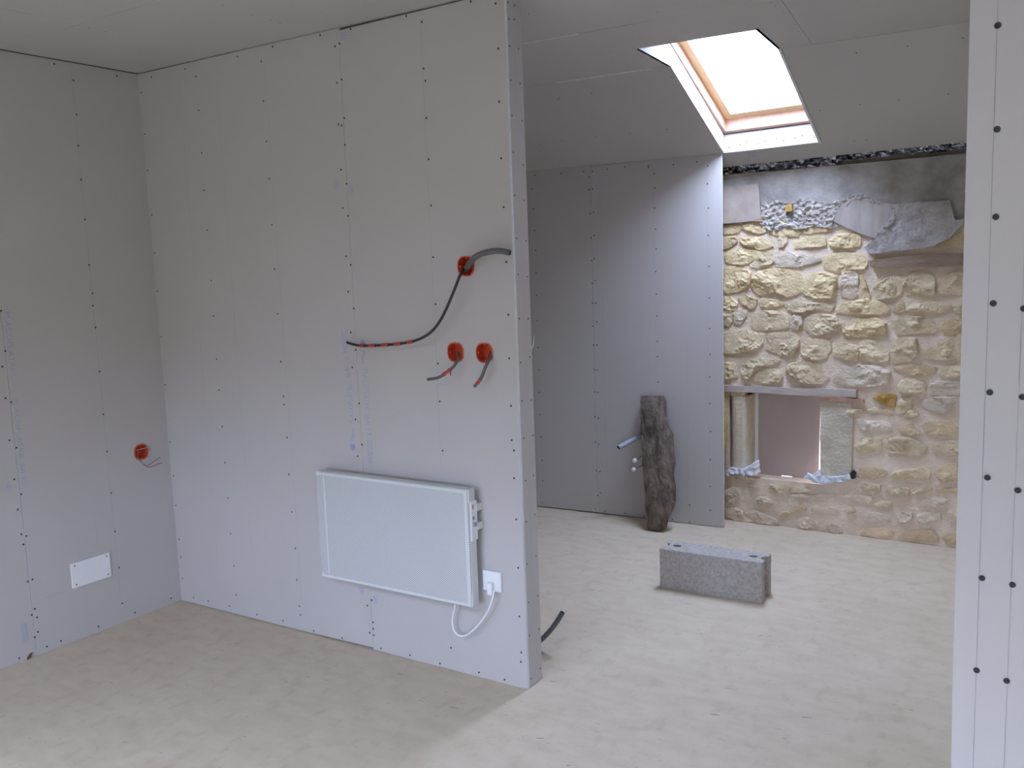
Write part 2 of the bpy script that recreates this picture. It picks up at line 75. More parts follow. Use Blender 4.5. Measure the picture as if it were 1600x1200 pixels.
P_LEDGE = [(-1.075,1.533),(-1.023,1.54),(-0.943,1.546),(-0.818,1.555),(-0.589,1.556),(-0.587,1.492),(-0.816,1.492),(-1.065,1.495)]
P_JAMB_R = [(-1.328,0.765),(-1.265,0.754),(-1.159,0.756),(-1.15,0.645),(-1.154,0.362),(-1.325,0.309)]
P_REDTILE = [(-1.329,0.784),(-1.28,0.791),(-1.095,0.777),(-1.091,0.759),(-1.328,0.758)]
P_LINTEL = [(-1.912,0.826),(-1.516,0.827),(-1.132,0.83),(-1.132,0.789),(-1.329,0.784),(-1.702,0.789),(-1.912,0.787)]
P_FOAM_R = [(-1.411,0.315),(-1.368,0.331),(-1.329,0.36),(-1.311,0.332),(-1.261,0.33),(-1.199,0.343),(-1.157,0.354),(-1.147,0.333),(-1.198,0.306),(-1.296,0.282),(-1.35,0.284)]
P_FOAM_L = [(-1.883,0.306),(-1.839,0.329),(-1.78,0.327),(-1.734,0.347),(-1.703,0.372),(-1.691,0.296),(-1.761,0.294),(-1.82,0.296),(-1.867,0.276)]
P_DARK_R = [(-1.161,0.361),(-1.144,0.377),(-1.13,0.364),(-1.136,0.331),(-1.153,0.329)]
CABLE_BLACK = [[-1.9783,2.7673,1.5707],[-1.9574,2.7173,1.5573],[-1.9449,2.6873,1.5441],[-1.9506,2.6823,1.5284],[-1.9626,2.6773,1.4992],[-1.9815,2.6773,1.4651],[-2.0036,2.6773,1.4284],[-2.0326,2.6823,1.391],[-2.0677,2.6873,1.3554],[-2.1049,2.6873,1.3291],[-2.1491,2.6923,1.3114],[-2.1997,2.6973,1.2994],[-2.2668,2.7023,1.2906],[-2.3351,2.7073,1.2853],[-2.4049,2.7123,1.2812],[-2.4593,2.7173,1.2798],[-2.5041,2.7223,1.2824],[-2.5457,2.7273,1.2902]]
CONDUIT_GREY = [[-1.9757,2.7673,1.5636],[-1.9281,2.7173,1.5771],[-1.8956,2.6923,1.5946],[-1.8721,2.6873,1.6073],[-1.847,2.6873,1.6165],[-1.8203,2.6923,1.6221],[-1.7913,2.6973,1.6243],[-1.7659,2.7073,1.6211],[-1.7455,2.7123,1.6159]]
LEAD_A = [[-2.0264,2.7673,1.2564],[-1.9987,2.7323,1.2438],[-1.9905,2.7123,1.2342],[-1.9913,2.6923,1.2175],[-2.0058,2.6873,1.2034],[-2.0269,2.6873,1.191],[-2.0512,2.6873,1.1759],[-2.0754,2.6873,1.1678],[-2.1147,2.6873,1.1616]]
LEAD_B = [[-1.8791,2.7673,1.2619],[-1.8622,2.7373,1.2489],[-1.8577,2.7173,1.2348],[-1.8625,2.7023,1.2109],[-1.8744,2.6973,1.181],[-1.8893,2.6973,1.1618],[-1.91,2.6973,1.1423]]
HEATER_CORD = [[-2.0426,2.7023,0.2975],[-2.052,2.7073,0.2737],[-2.065,2.7123,0.2414],[-2.072,2.7173,0.2075],[-2.0642,2.7173,0.1806],[-2.0436,2.7173,0.1665],[-2.013,2.7173,0.1725],[-1.9752,2.7123,0.1996],[-1.9342,2.7073,0.242],[-1.8996,2.7023,0.2853],[-1.8776,2.7023,0.3265],[-1.8714,2.7123,0.3589],[-1.871,2.7173,0.3771]]
WIRE_GREY = [[-3.7548,2.5718,0.7816],[-3.7348,2.5735,0.7888],[-3.7248,2.5894,0.7909],[-3.7148,2.6017,0.7936],[-3.7098,2.6093,0.79],[-3.7098,2.6154,0.7735]]
WIRE_BLUE = [[-3.7548,2.5847,0.7774],[-3.7348,2.5627,0.7561],[-3.7248,2.5674,0.7408],[-3.7198,2.5789,0.7202],[-3.7148,2.5936,0.7109],[-3.7148,2.6132,0.7138],[-3.7148,2.6375,0.7243],[-3.7148,2.67,0.7351]]
WIRE_RED = [[-3.7548,2.5856,0.767],[-3.7328,2.5644,0.7492],[-3.7248,2.5722,0.7313],[-3.7198,2.5858,0.712],[-3.7148,2.6041,0.7002],[-3.7148,2.6314,0.7015],[-3.7148,2.6514,0.706],[-3.7148,2.6772,0.7069]]
BOXES = [[-1.9609,2.7473,1.5752],[-2.0235,2.7473,1.2596],[-1.8938,2.7473,1.26]]
BOX_LEFT = [-3.7548,2.5979,0.7711]
SLAB = [[-2.3224,5.0181,0.7713],[-2.2728,5.0194,0.7773],[-2.2153,5.0204,0.7818],[-2.1822,5.0195,0.7777],[-2.1676,5.0132,0.7486],[-2.1566,4.9939,0.6601],[-2.1312,4.9797,0.5951],[-2.1082,4.972,0.5597],[-2.0925,4.9506,0.4616],[-2.0797,4.9373,0.4004],[-2.0859,4.9212,0.3267],[-2.0635,4.9034,0.2449],[-2.0618,4.8876,0.1723],[-2.0774,4.8753,0.1161],[-2.0977,4.8653,0.0701],[-2.1059,4.8547,0.0218],[-2.1361,4.8492,-0.0038],[-2.1797,4.8464,-0.0165],[-2.2127,4.8471,-0.0132],[-2.2371,4.8795,0.1352],[-2.2715,4.9273,0.3545],[-2.295,4.9676,0.5396]]

# ------------------------------------------------------------------ materials
def mat(name, color, rough=0.8, var=0.0, scale=8.0, bump=0.0, bscale=60.0, metallic=0.0, color2=None, spec=0.5, stretch=None, obj_var=0.0, detail=5.0):
    m = bpy.data.materials.new(name); m.use_nodes = True
    nt = m.node_tree; b = nt.nodes['Principled BSDF']
    b.inputs['Roughness'].default_value = rough; b.inputs['Metallic'].default_value = metallic
    b.inputs['Specular IOR Level'].default_value = spec
    b.inputs['Base Color'].default_value = (*color, 1)
    tc = nt.nodes.new('ShaderNodeTexCoord'); vec = tc.outputs['Object']
    if stretch:
        mp = nt.nodes.new('ShaderNodeMapping'); mp.inputs['Scale'].default_value = stretch
        nt.links.new(vec, mp.inputs['Vector']); vec = mp.outputs['Vector']
    if var > 0 or color2:
        n = nt.nodes.new('ShaderNodeTexNoise'); n.inputs['Scale'].default_value = scale; n.inputs['Detail'].default_value = detail
        n.inputs['Roughness'].default_value = 0.6
        nt.links.new(vec, n.inputs['Vector'])
        r = nt.nodes.new('ShaderNodeValToRGB'); r.color_ramp.elements[0].position = 0.32; r.color_ramp.elements[1].position = 0.68
        c2 = color2 or tuple(min(1, c * (1 + var)) for c in color); c1 = tuple(c * (1 - var) for c in color) if not color2 else color
        r.color_ramp.elements[0].color = (*c1, 1); r.color_ramp.elements[1].color = (*c2, 1)
        nt.links.new(n.outputs['Fac'], r.inputs['Fac']); out = r.outputs['Color']
        if obj_var > 0:
            oi = nt.nodes.new('ShaderNodeObjectInfo'); mr = nt.nodes.new('ShaderNodeMapRange')
            mr.inputs['To Min'].default_value = 1 - obj_var; mr.inputs['To Max'].default_value = 1 + obj_var
            nt.links.new(oi.outputs['Random'], mr.inputs['Value'])
            hs = nt.nodes.new('ShaderNodeHueSaturation'); nt.links.new(mr.outputs['Result'], hs.inputs['Value'])
            nt.links.new(out, hs.inputs['Color']); out = hs.outputs['Color']
        nt.links.new(out, b.inputs['Base Color'])
    if bump > 0:
        n2 = nt.nodes.new('ShaderNodeTexNoise'); n2.inputs['Scale'].default_value = bscale; n2.inputs['Detail'].default_value = 6
        nt.links.new(vec, n2.inputs['Vector'])
        bp = nt.nodes.new('ShaderNodeBump'); bp.inputs['Strength'].default_value = bump; bp.inputs['Distance'].default_value = 0.01
        nt.links.new(n2.outputs['Fac'], bp.inputs['Height']); nt.links.new(bp.outputs['Normal'], b.inputs['Normal'])
    return m

M = {}
M['board'] = mat('plasterboard_paper', (0.50, 0.474, 0.447), 0.9, var=0.02, scale=2.2, spec=0.2)
M['bounce_white'] = mat('bounce_white', (0.82, 0.81, 0.79), 0.8, var=0.02)  # bright white for the added wall that bounces light in the alcove
M['gypsum'] = mat('gypsum_edge', (0.72, 0.73, 0.74), 0.9, var=0.08, scale=30, bump=0.3, bscale=120)
M['stud'] = mat('stud_core', (0.16, 0.13, 0.11), 0.9, var=0.2, scale=20)
M['screw'] = mat('black_screw', (0.016, 0.015, 0.017), 0.5, var=0.1)
M['pencil'] = mat('pencil_mark', (0.36, 0.35, 0.36), 0.9, var=0.25, scale=14)
M['pencil_dark'] = mat('pencil_mark_dark', (0.27, 0.27, 0.29), 0.9, var=0.3, scale=14)
M['ink'] = mat('blue_board_ink', (0.37, 0.385, 0.50), 0.9, var=0.14, scale=60)
M['ink_strong'] = mat('blue_board_ink_strong', (0.28, 0.31, 0.50), 0.9, var=0.15, scale=60)
M['joint'] = mat('joint_compound', (0.80, 0.77, 0.70), 0.9, var=0.08, scale=30, bump=0.4, bscale=60)
M['mortar'] = mat('lime_mortar', (0.64, 0.51, 0.375), 0.95, color2=(0.77, 0.655, 0.525), var=0.1, scale=5, bump=0.5, bscale=90)
M['stone_y'] = mat('buff_limestone_yellow', (0.56, 0.425, 0.22), 0.95, color2=(0.79, 0.645, 0.4), var=.1, scale=14, bump=0.7, bscale=75, obj_var=0.08)
M['stone_b'] = mat('buff_limestone', (0.51, 0.405, 0.245), 0.95, color2=(0.75, 0.62, 0.415), var=.1, scale=13, bump=0.7, bscale=75, obj_var=0.09)
M['stone_g'] = mat('grey_limestone', (0.52, 0.43, 0.315), 0.95, color2=(0.75, 0.645, 0.505), var=.1, scale=16, bump=0.7, bscale=75, obj_var=0.07)
M['stone_o'] = mat('tan_limestone', (0.5, 0.37, 0.21), 0.95, color2=(0.7, 0.545, 0.355), var=.1, scale=14, bump=0.7, bscale=75, obj_var=0.08)
M['stone_p'] = mat('pinkish_limestone', (0.57, 0.455, 0.335), 0.95, color2=(0.77, 0.645, 0.5), var=.1, scale=16, bump=0.7, bscale=75, obj_var=0.07)
M['stone_r'] = mat('ochre_stone', (0.40, 0.24, 0.065), 0.95, color2=(0.52, 0.34, 0.11), var=.1, scale=18, bump=0.6, bscale=55)
M['concrete'] = mat('old_concrete', (0.225, 0.205, 0.18), 0.95, color2=(0.45, 0.43, 0.395), var=.1, scale=5, bump=0.6, bscale=45)
M['concrete_light'] = mat('concrete_patch', (0.3, 0.28, 0.25), 0.95, color2=(0.47, 0.445, 0.41), var=.1, scale=8, bump=0.8, bscale=60)
M['crumble'] = mat('crumbly_mortar', (0.33, 0.3, 0.255), 0.95, color2=(0.52, 0.485, 0.43), var=.1, scale=25, bump=1.0, bscale=70)
M['clay'] = mat('pink_clay_slab', (0.37, 0.305, 0.25), 0.9, color2=(0.49, 0.42, 0.36), var=.1, scale=7, bump=0.15, bscale=60)
M['clay_dark'] = mat('pink_grey_slab', (0.33, 0.285, 0.255), 0.9, color2=(0.46, 0.41, 0.375), var=.1, scale=7, bump=0.15, bscale=60, stretch=(3, 1, 0.6))
M['brick'] = mat('red_brick', (0.36, 0.19, 0.13), 0.9, color2=(0.47, 0.30, 0.22), var=.1, scale=20, bump=0.4)
M['oldwood'] = mat('weathered_brown_ledge', (0.19, 0.13, 0.085), 0.9, color2=(0.32, 0.235, 0.16), var=.1, scale=9, bump=0.5, bscale=40, stretch=(0.6, 3, 3))
M['lintel'] = mat('greyish_pink_lintel', (0.40, 0.345, 0.30), 0.9, color2=(0.53, 0.465, 0.405), var=.1, scale=9, bump=0.3, bscale=40, stretch=(0.8, 3, 3))
M['jamb'] = mat('dressed_jamb_stone', (0.46, 0.40, 0.295), 0.95, color2=(0.62, 0.56, 0.44), var=.1, scale=10, bump=0.6, bscale=60)
M['infill'] = mat('brown_grey_board', (0.46, 0.385, 0.345), 0.85, var=0.04, scale=6)
M['white_plastic'] = mat('white_plastic', (0.80, 0.80, 0.79), 0.4, var=0.02)
M['heater_white'] = mat('heater_enamel', (0.64, 0.66, 0.635), 0.45, var=0.015)
M['foam'] = mat('white_foam', (0.70, 0.72, 0.76), 0.7, var=0.12, scale=25, bump=0.6, bscale=60)
M['black'] = mat('black_and_bore_shade', (0.012, 0.012, 0.012), 0.6, var=0.1)  # black end of the scrap, also painted shade in bores and block holes
M['cable'] = mat('black_cable_sheath', (0.022, 0.021, 0.021), 0.45, var=0.1)
M['conduit'] = mat('grey_conduit', (0.115, 0.115, 0.118), 0.5, var=0.08, scale=30)
M['pipe'] = mat('pale_grey_conduit', (0.33, 0.35, 0.39), 0.5, var=0.05)
M['tape'] = mat('red_tape', (0.42, 0.06, 0.05), 0.5, var=0.1, scale=40)
M['orange'] = mat('orange_plastic', (0.60, 0.088, 0.035), 0.38, var=0.06, scale=20)
M['wire_red'] = mat('red_wire', (0.35, 0.07, 0.055), 0.5, var=0.1)
M['wire_blue'] = mat('grey_blue_wire', (0.16, 0.17, 0.20), 0.5, var=0.1)
M['wire_grey'] = mat('grey_wire', (0.30, 0.27, 0.26), 0.5, var=0.1)
M['pine'] = mat('pine_frame', (0.66, 0.40, 0.29), 0.5, color2=(0.72, 0.48, 0.36), var=0.1, scale=5, stretch=(6, 1, 6))
M['pine_sash'] = mat('pine_sash', (0.66, 0.47, 0.25), 0.5, color2=(0.72, 0.54, 0.32), var=0.1, scale=5, stretch=(6, 1, 6))
M['gasket'] = mat('grey_gasket', (0.30, 0.31, 0.33), 0.6, var=0.05)
M['roof'] = mat('roof_deck', (0.15, 0.11, 0.08), 0.9, var=0.2, scale=6)
M['foil'] = mat('crinkled_foil', (0.40, 0.40, 0.43), 0.10, var=0.3, scale=30, metallic=1.0, bump=1.0, bscale=30)
M['void'] = mat('dark_void_backing', (0.02, 0.018, 0.016), 0.95, var=0.3, scale=20)
M['wool'] = mat('mineral_wool', (0.42, 0.34, 0.10), 1.0, color2=(0.62, 0.54, 0.24), var=.1, scale=30, bump=1.0, bscale=120)
M['slab'] = mat('dark_weathered_slab', (0.055, 0.038, 0.028), 0.95, color2=(0.235, 0.18, 0.14), var=.1, scale=10, bump=1.0, bscale=40, stretch=(2.0, 2.0, 0.9))
M['slab_edge'] = mat('slab_pale_edge', (0.17, 0.145, 0.115), 0.95, color2=(0.31, 0.275, 0.225), var=.1, scale=16, bump=0.8, bscale=45)
M['block'] = mat('grey_concrete_block', (0.37, 0.34, 0.305), 0.95, color2=(0.57, 0.53, 0.48), var=.1, scale=70, bump=0.9, bscale=150)
M['wood_chip'] = mat('brown_wood_chip', (0.18, 0.09, 0.05), 0.9, var=0.2, scale=40)
M['flake'] = mat('grey_dust_flake', (0.24, 0.225, 0.20), 0.9, var=0.2, scale=40)
M['label_red'] = mat('red_warning_mark', (0.55, 0.26, 0.22), 0.6, var=0.05)
M['knob'] = mat('grey_knob', (0.30, 0.31, 0.32), 0.5, var=0.05)

def floor_material():
    m = bpy.data.materials.new('chipboard_floor'); m.use_nodes = True; nt = m.node_tree; N = nt.nodes; L = nt.links
    b = N['Principled BSDF']; b.inputs['Roughness'].default_value = 0.62; b.inputs['Specular IOR Level'].default_value = 0.35
    tc = N.new('ShaderNodeTexCoord')
    def noise_(scale, sc, rot, detail=4):
        mp = N.new('ShaderNodeMapping'); mp.inputs['Scale'].default_value = sc; mp.inputs['Rotation'].default_value = (0, 0, rot)
        L.new(tc.outputs['Object'], mp.inputs['Vector'])
        n = N.new('ShaderNodeTexNoise'); n.inputs['Scale'].default_value = scale; n.inputs['Detail'].default_value = detail
        L.new(mp.outputs['Vector'], n.inputs['Vector']); return n.outputs['Fac']
    def ramp(f, p0, c0, p1, c1):
        r = N.new('ShaderNodeValToRGB'); r.color_ramp.elements[0].position = p0; r.color_ramp.elements[1].position = p1
        r.color_ramp.elements[0].color = (*c0, 1); r.color_ramp.elements[1].color = (*c1, 1); L.new(f, r.inputs['Fac']); return r.outputs['Color']
    base = ramp(noise_(1.1, (1, 1, 1), 0, 3), 0.3, (0.585, 0.500, 0.372), 0.7, (0.645, 0.565, 0.430))
    def mul(a, c, fac=1.0):
        x = N.new('ShaderNodeMix'); x.data_type = 'RGBA'; x.blend_type = 'MULTIPLY'; x.inputs['Factor'].default_value = fac
        L.new(a, x.inputs['A']); L.new(c, x.inputs['B']); return x.outputs['Result']
    c = mul(base, ramp(noise_(7, (1, 2.2, 1), 0.35, 6), 0.36, (0.945, 0.925, 0.90), 0.62, (1.02, 1.02, 1.02)))
    c = mul(c, ramp(noise_(11, (1.6, 1, 1), 1.1, 6), 0.32, (0.93, 0.905, 0.89), 0.46, (1, 1, 1)))
    c = mul(c, ramp(noise_(22, (1, 4.5, 1), -0.12, 3), 0.27, (0.70, 0.64, 0.59), 0.335, (1, 1, 1)))
    L.new(c, b.inputs['Base Color'])
    bp = N.new('ShaderNodeBump'); bp.inputs['Strength'].default_value = 0.04; bp.inputs['Distance'].default_value = 0.004
    L.new(noise_(40, (1, 4, 1), 0), bp.inputs['Height']); L.new(bp.outputs['Normal'], b.inputs['Normal'])
    return m
M['floor'] = floor_material()

def grille_material():
    m = bpy.data.materials.new('perforated_enamel'); m.use_nodes = True; nt = m.node_tree; N = nt.nodes; L = nt.links
    b = N['Principled BSDF']; b.inputs['Roughness'].default_value = 0.45
    tc = N.new('ShaderNodeTexCoord'); sx = N.new('ShaderNodeSeparateXYZ'); L.new(tc.outputs['Object'], sx.inputs['Vector'])
    def wave(s, k):
        a = N.new('ShaderNodeMath'); a.operation = 'MULTIPLY'; a.inputs[1].default_value = k; L.new(s, a.inputs[0])
        c = N.new('ShaderNodeMath'); c.operation = 'COSINE'; L.new(a.outputs[0], c.inputs[0]); return c.outputs[0]
    pr = N.new('ShaderNodeMath'); pr.operation = 'MULTIPLY'
    L.new(wave(sx.outputs['X'], math.pi / 0.0052), pr.inputs[0]); L.new(wave(sx.outputs['Z'], math.pi / 0.0043), pr.inputs[1])
    r = N.new('ShaderNodeValToRGB'); r.color_ramp.elements[0].position = 0.22; r.color_ramp.elements[1].position = 0.50
    r.color_ramp.elements[0].color = (0.62, 0.635, 0.61, 1); r.color_ramp.elements[1].color = (0.14, 0.145, 0.16, 1)
    L.new(pr.outputs[0], r.inputs['Fac']); L.new(r.outputs['Color'], b.inputs['Base Color'])
    return m
M['grille'] = grille_material()

def glass_material():
    m = bpy.data.materials.new('window_glass'); m.use_nodes = True; nt = m.node_tree; N = nt.nodes; L = nt.links
    N.remove(N['Principled BSDF']); t = N.new('ShaderNodeBsdfTransparent'); g = N.new('ShaderNodeBsdfGlossy'); g.inputs['Roughness'].default_value = 0.02
    t.inputs['Color'].default_value = (0.93, 0.95, 0.95, 1)
    x = N.new('ShaderNodeMixShader'); x.inputs[0].default_value = 0.04
    L.new(t.outputs[0], x.inputs[1]); L.new(g.outputs[0], x.inputs[2])
    L.new(x.outputs[0], N['Material Output'].inputs['Surface']); return m
M['glass'] = glass_material()

# ------------------------------------------------------------------ mesh helpers
def link(name, bm, mats, parent=None, smooth=False):
    me = bpy.data.meshes.new(name); bm.to_mesh(me); bm.free()
    if not isinstance(mats, (list, tuple)): mats = [mats]
    for x in mats: me.materials.append(M[x])
    if smooth:
        for p in me.polygons: p.use_smooth = True
    o = bpy.data.objects.new(name, me); COL.objects.link(o)
    if parent is not None: o.parent = parent
    return o
def empty(name, loc=(0, 0, 0)):
    o = bpy.data.objects.new(name, None); o.location = loc; o.empty_display_size = 0.05; COL.objects.link(o); return o
def adopt(o, parent):           # parent while keeping world-space vertices in place
    o.parent = parent; o.matrix_parent_inverse = Matrix.Translation(-parent.location); return o
def tag(o, label=None, cat=None, group=None, kind=None):
    if label: o['label'] = label
    if cat: o['category'] = cat
    if group: o['group'] = group
    if kind: o['kind'] = kind
    return o
def add_box(bm, a, b, mi=0, rot=None, f=None):
    xs = [(x, y, z) for z in (a[2], b[2]) for y in (a[1], b[1]) for x in (a[0], b[0])]
    vs = [bm.verts.new(f(*v) if f else v) for v in xs]
    for q in ((0, 2, 3, 1), (4, 5, 7, 6), (0, 1, 5, 4), (2, 6, 7, 3), (0, 4, 6, 2), (1, 3, 7, 5)):
        fc = bm.faces.new([vs[i] for i in q]); fc.material_index = mi
    return vs
def box(name, a, b, m, parent=None, bevel=0.0, f=None, seg=2):
    bm = bmesh.new(); add_box(bm, a, b, f=f)
    bmesh.ops.recalc_face_normals(bm, faces=bm.faces[:])
    if bevel: bmesh.ops.bevel(bm, geom=bm.edges[:], offset=bevel, segments=seg, affect='EDGES', profile=0.6)
    return link(name, bm, m, parent)
def circle(c, r, n=20, e=2.0, sx=1.0, sy=1.0):      # superellipse outline
    out = []
    for i in range(n):
        t = 2 * math.pi * i / n; ct, st = math.cos(t), math.sin(t)
        out.append((c[0] + sx * r * math.copysign(abs(ct) ** (2 / e), ct), c[1] + sy * r * math.copysign(abs(st) ** (2 / e), st)))
    return out
def fill_prism(bm, pts, holes, f, w0, w1, mi=0, side_mi=None):
    """flat outline with holes, given thickness; f(u, v, w) maps to the world"""
    if side_mi is None: side_mi = mi
    loops = [pts] + list(holes or []); tmp = bmesh.new()
    for lp in loops:
        vs = [tmp.verts.new((u, v, 0)) for u, v in lp]
        for i in range(len(vs)): tmp.edges.new((vs[i], vs[(i + 1) % len(vs)]))
    if holes: bmesh.ops.triangle_fill(tmp, use_beauty=True, edges=tmp.edges[:])
    else: tmp.faces.new(tmp.verts[:])
    tmp.verts.index_update()
    A = [bm.verts.new(f(v.co.x, v.co.y, w0)) for v in tmp.verts]; B = [bm.verts.new(f(v.co.x, v.co.y, w1)) for v in tmp.verts]
    for fc in tmp.faces:
        ix = [v.index for v in fc.verts]
        bm.faces.new([A[i] for i in ix]).material_index = mi; bm.faces.new([B[i] for i in reversed(ix)]).material_index = mi
    k = 0
    for lp in loops:
        n = len(lp)
        for i in range(n):
            a, b = k + i, k + (i + 1) % n
            bm.faces.new((A[a], B[a], B[b], A[b])).material_index = side_mi
        k += n
    tmp.free()
def prism(name, pts, f, w0, w1, m, parent=None, holes=None):
    bm = bmesh.new(); two = isinstance(m, (list, tuple))
    fill_prism(bm, pts, holes, f, w0, w1, 0, 1 if two else 0)
    bmesh.ops.recalc_face_normals(bm, faces=bm.faces[:])
    return link(name, bm, m, parent)
def rect(u0, v0, u1, v1): return [(u0, v0), (u1, v0), (u1, v1), (u0, v1)]
def spline(P, k=6):
    P = [Vector(p) for p in P]; out = []
    for i in range(len(P) - 1):
        p0, p1, p2, p3 = P[max(i - 1, 0)], P[i], P[i + 1], P[min(i + 2, len(P) - 1)]
        for j in range(k):
            t = j / k
            out.append(0.5 * ((2 * p1) + (p2 - p0) * t + (2 * p0 - 5 * p1 + 4 * p2 - p3) * t * t + (3 * p1 - p0 - 3 * p2 + p3) * t ** 3))
    out.append(P[-1]); return out
def add_tube(bm, P, r, n=10, hollow=0.0, rf=None):
    P = [Vector(p) for p in P]; rings = []; up = None
    for i, p in enumerate(P):
        d = (P[min(i + 1, len(P) - 1)] - P[max(i - 1, 0)]).normalized()
        if up is None: up = Vector((0.31, 0.2, 0.93)); 
        s = d.cross(up).normalized(); up = s.cross(d).normalized()
        rr = r * (rf(i / (len(P) - 1)) if rf else 1)
        rings.append([(p + (s * math.cos(a) + up * math.sin(a)) * rr) for a in [2 * math.pi * k / n for k in range(n)]])
    V = [[bm.verts.new(c) for c in R_] for R_ in rings]
    for a, b in zip(V, V[1:]):
        for k in range(n): bm.faces.new((a[k], a[(k + 1) % n], b[(k + 1) % n], b[k]))
    bm.faces.new(V[0][::-1])
    if hollow:
        e, d = P[-1], (P[-1] - P[-2]).normalized(); inner = [e + (Vector(c) - e) * hollow for c in rings[-1]]
        I0 = [bm.verts.new(c) for c in inner]; I1 = [bm.verts.new(c - d * r * 3) for c in inner]
        for k in range(n):
            bm.faces.new((V[-1][k], V[-1][(k + 1) % n], I0[(k + 1) % n], I0[k]))
            fc = bm.faces.new((I0[k], I0[(k + 1) % n], I1[(k + 1) % n], I1[k])); fc.material_index = 1
        fc = bm.faces.new(I1); fc.material_index = 1  # bore walls and bottom coloured black to give the shade inside
    else: bm.faces.new(V[-1])
def tube(name, P, r, m, parent=None, n=10, hollow=0.0, k=6, rf=None):
    bm = bmesh.new(); add_tube(bm, spline(P, k), r, n, hollow, rf)
    bmesh.ops.recalc_face_normals(bm, faces=bm.faces[:])
    o = link(name, bm, [m, 'black'] if hollow else m, parent, smooth=True); return o
def screw_heads(name, pts, f, parent, r=0.0042):
    bm = bmesh.new()
    for u, v in pts:
        c = bm.verts.new(f(u, v, -0.0007)); R_ = [bm.verts.new(f(u + r * math.cos(a), v + r * math.sin(a), -0.0011)) for a in [i * math.pi / 4 for i in range(8)]]
        for i in range(8): bm.faces.new((c, R_[i], R_[(i + 1) % 8]))
    for fc in bm.faces: fc.normal_update()
    o = link(name, bm, 'screw', parent); o['kind'] = 'stuff'; return o
def strips(name, segs, f, parent, m='pencil', w=0.0012, lift=-0.0004):
    bm = bmesh.new()
    for (u0, v0, u1, v1) in segs:
        d = Vector((u1 - u0, v1 - v0)).normalized(); n_ = Vector((-d.y, d.x)) * w / 2
        bm.faces.new([bm.verts.new(f(u, v, lift)) for u, v in ((u0 + n_.x, v0 + n_.y), (u0 - n_.x, v0 - n_.y), (u1 - n_.x, v1 - n_.y), (u1 + n_.x, v1 + n_.y))])
    return link(name, bm, m, parent)
def text_print(s, f, u, v, du, dv, size, parent, m='ink', length=None):
    """flat lettering printed on a board; (du, dv) is the reading direction"""
    c = bpy.data.curves.new('printed_lettering', 'FONT'); c.body = s; c.size = size; c.resolution_u = 2
    t = bpy.data.objects.new('printed_lettering', c); COL.objects.link(t)
    dg = bpy.context.evaluated_depsgraph_get(); me = bpy.data.meshes.new_from_object(t.evaluated_get(dg))
    bpy.data.objects.remove(t, do_unlink=True)
    wid = max(q.co.x for q in me.vertices) or 1.0; k = length / wid if length else 1.0
    for q in me.vertices:
        a, b = q.co.x * k, q.co.y; q.co = f(u + du * a - dv * b, v + dv * a + du * b, -0.0005)
    me.materials.clear(); me.materials.append(M[m])
    o = bpy.data.objects.new('printed_lettering', me); COL.objects.link(o); o.parent = parent; return o
def patch(name, pts, y, depth, m, parent, res=0.02, amp=0.004, freq=20.0, seed=0, smooth=False, octv=3):
    """rough upright face with the given outline in (x, z), front at y, running back by depth"""
    bm = bmesh.new(); vs = [bm.verts.new((u, 0, v)) for u, v in pts]; bm.faces.new(vs)
    x0, x1 = min(p[0] for p in pts), max(p[0] for p in pts); z0, z1 = min(p[1] for p in pts), max(p[1] for p in pts)
    bmesh.ops.triangulate(bm, faces=bm.faces[:])
    t = x0 + res
    while t < x1: bmesh.ops.bisect_plane(bm, geom=bm.verts[:] + bm.edges[:] + bm.faces[:], plane_co=(t, 0, 0), plane_no=(1, 0, 0)); t += res
    t = z0 + res
    while t < z1: bmesh.ops.bisect_plane(bm, geom=bm.verts[:] + bm.edges[:] + bm.faces[:], plane_co=(0, 0, t), plane_no=(0, 0, 1)); t += res
    bnd = [e for e in bm.edges if len(e.link_faces) == 1]
    for v in bm.verts:
        p = Vector((v.co.x * freq, seed * 7.3, v.co.z * freq))
        v.co.y = y + amp * noise.fractal(p, 0.9, 2.1, octv)
        if any(e in bnd for e in v.link_edges) and amp > 0.003:
            v.co.x += amp * 0.6 * noise.noise(p * 1.7); v.co.z += amp * 0.6 * noise.noise(p * 1.9 + Vector((5, 5, 5)))
    ex = bmesh.ops.extrude_edge_only(bm, edges=bnd)
    for v in ex['geom']:
        if isinstance(v, bmesh.types.BMVert): v.co.y = y + depth
    bmesh.ops.recalc_face_normals(bm, faces=bm.faces[:])
    return link(name, bm, m, parent, smooth)

# frames of the flat surfaces: (u, v, w) -> world, w grows into the surface
def f_part(u, v, w): return (u, YP + w, v)
def f_back(u, v, w): return (u, YP + TH - w, v)
def f_left(u, v, w): return (XL - w, u, v)
def f_end(u, v, w): return (XE - w, u, v)
def f_lin(u, v, w): q = LB + LDIR * u + LNRM * w; return (q.x, q.y, v)
def f_right(u, v, w): return (u, YR + w, v)
def f_flat(u, v, w): return (u, v, H + w)
def f_slope(u, v, w): return (u, v, zs(u, v) + w)
G = 0.013       # board thickness

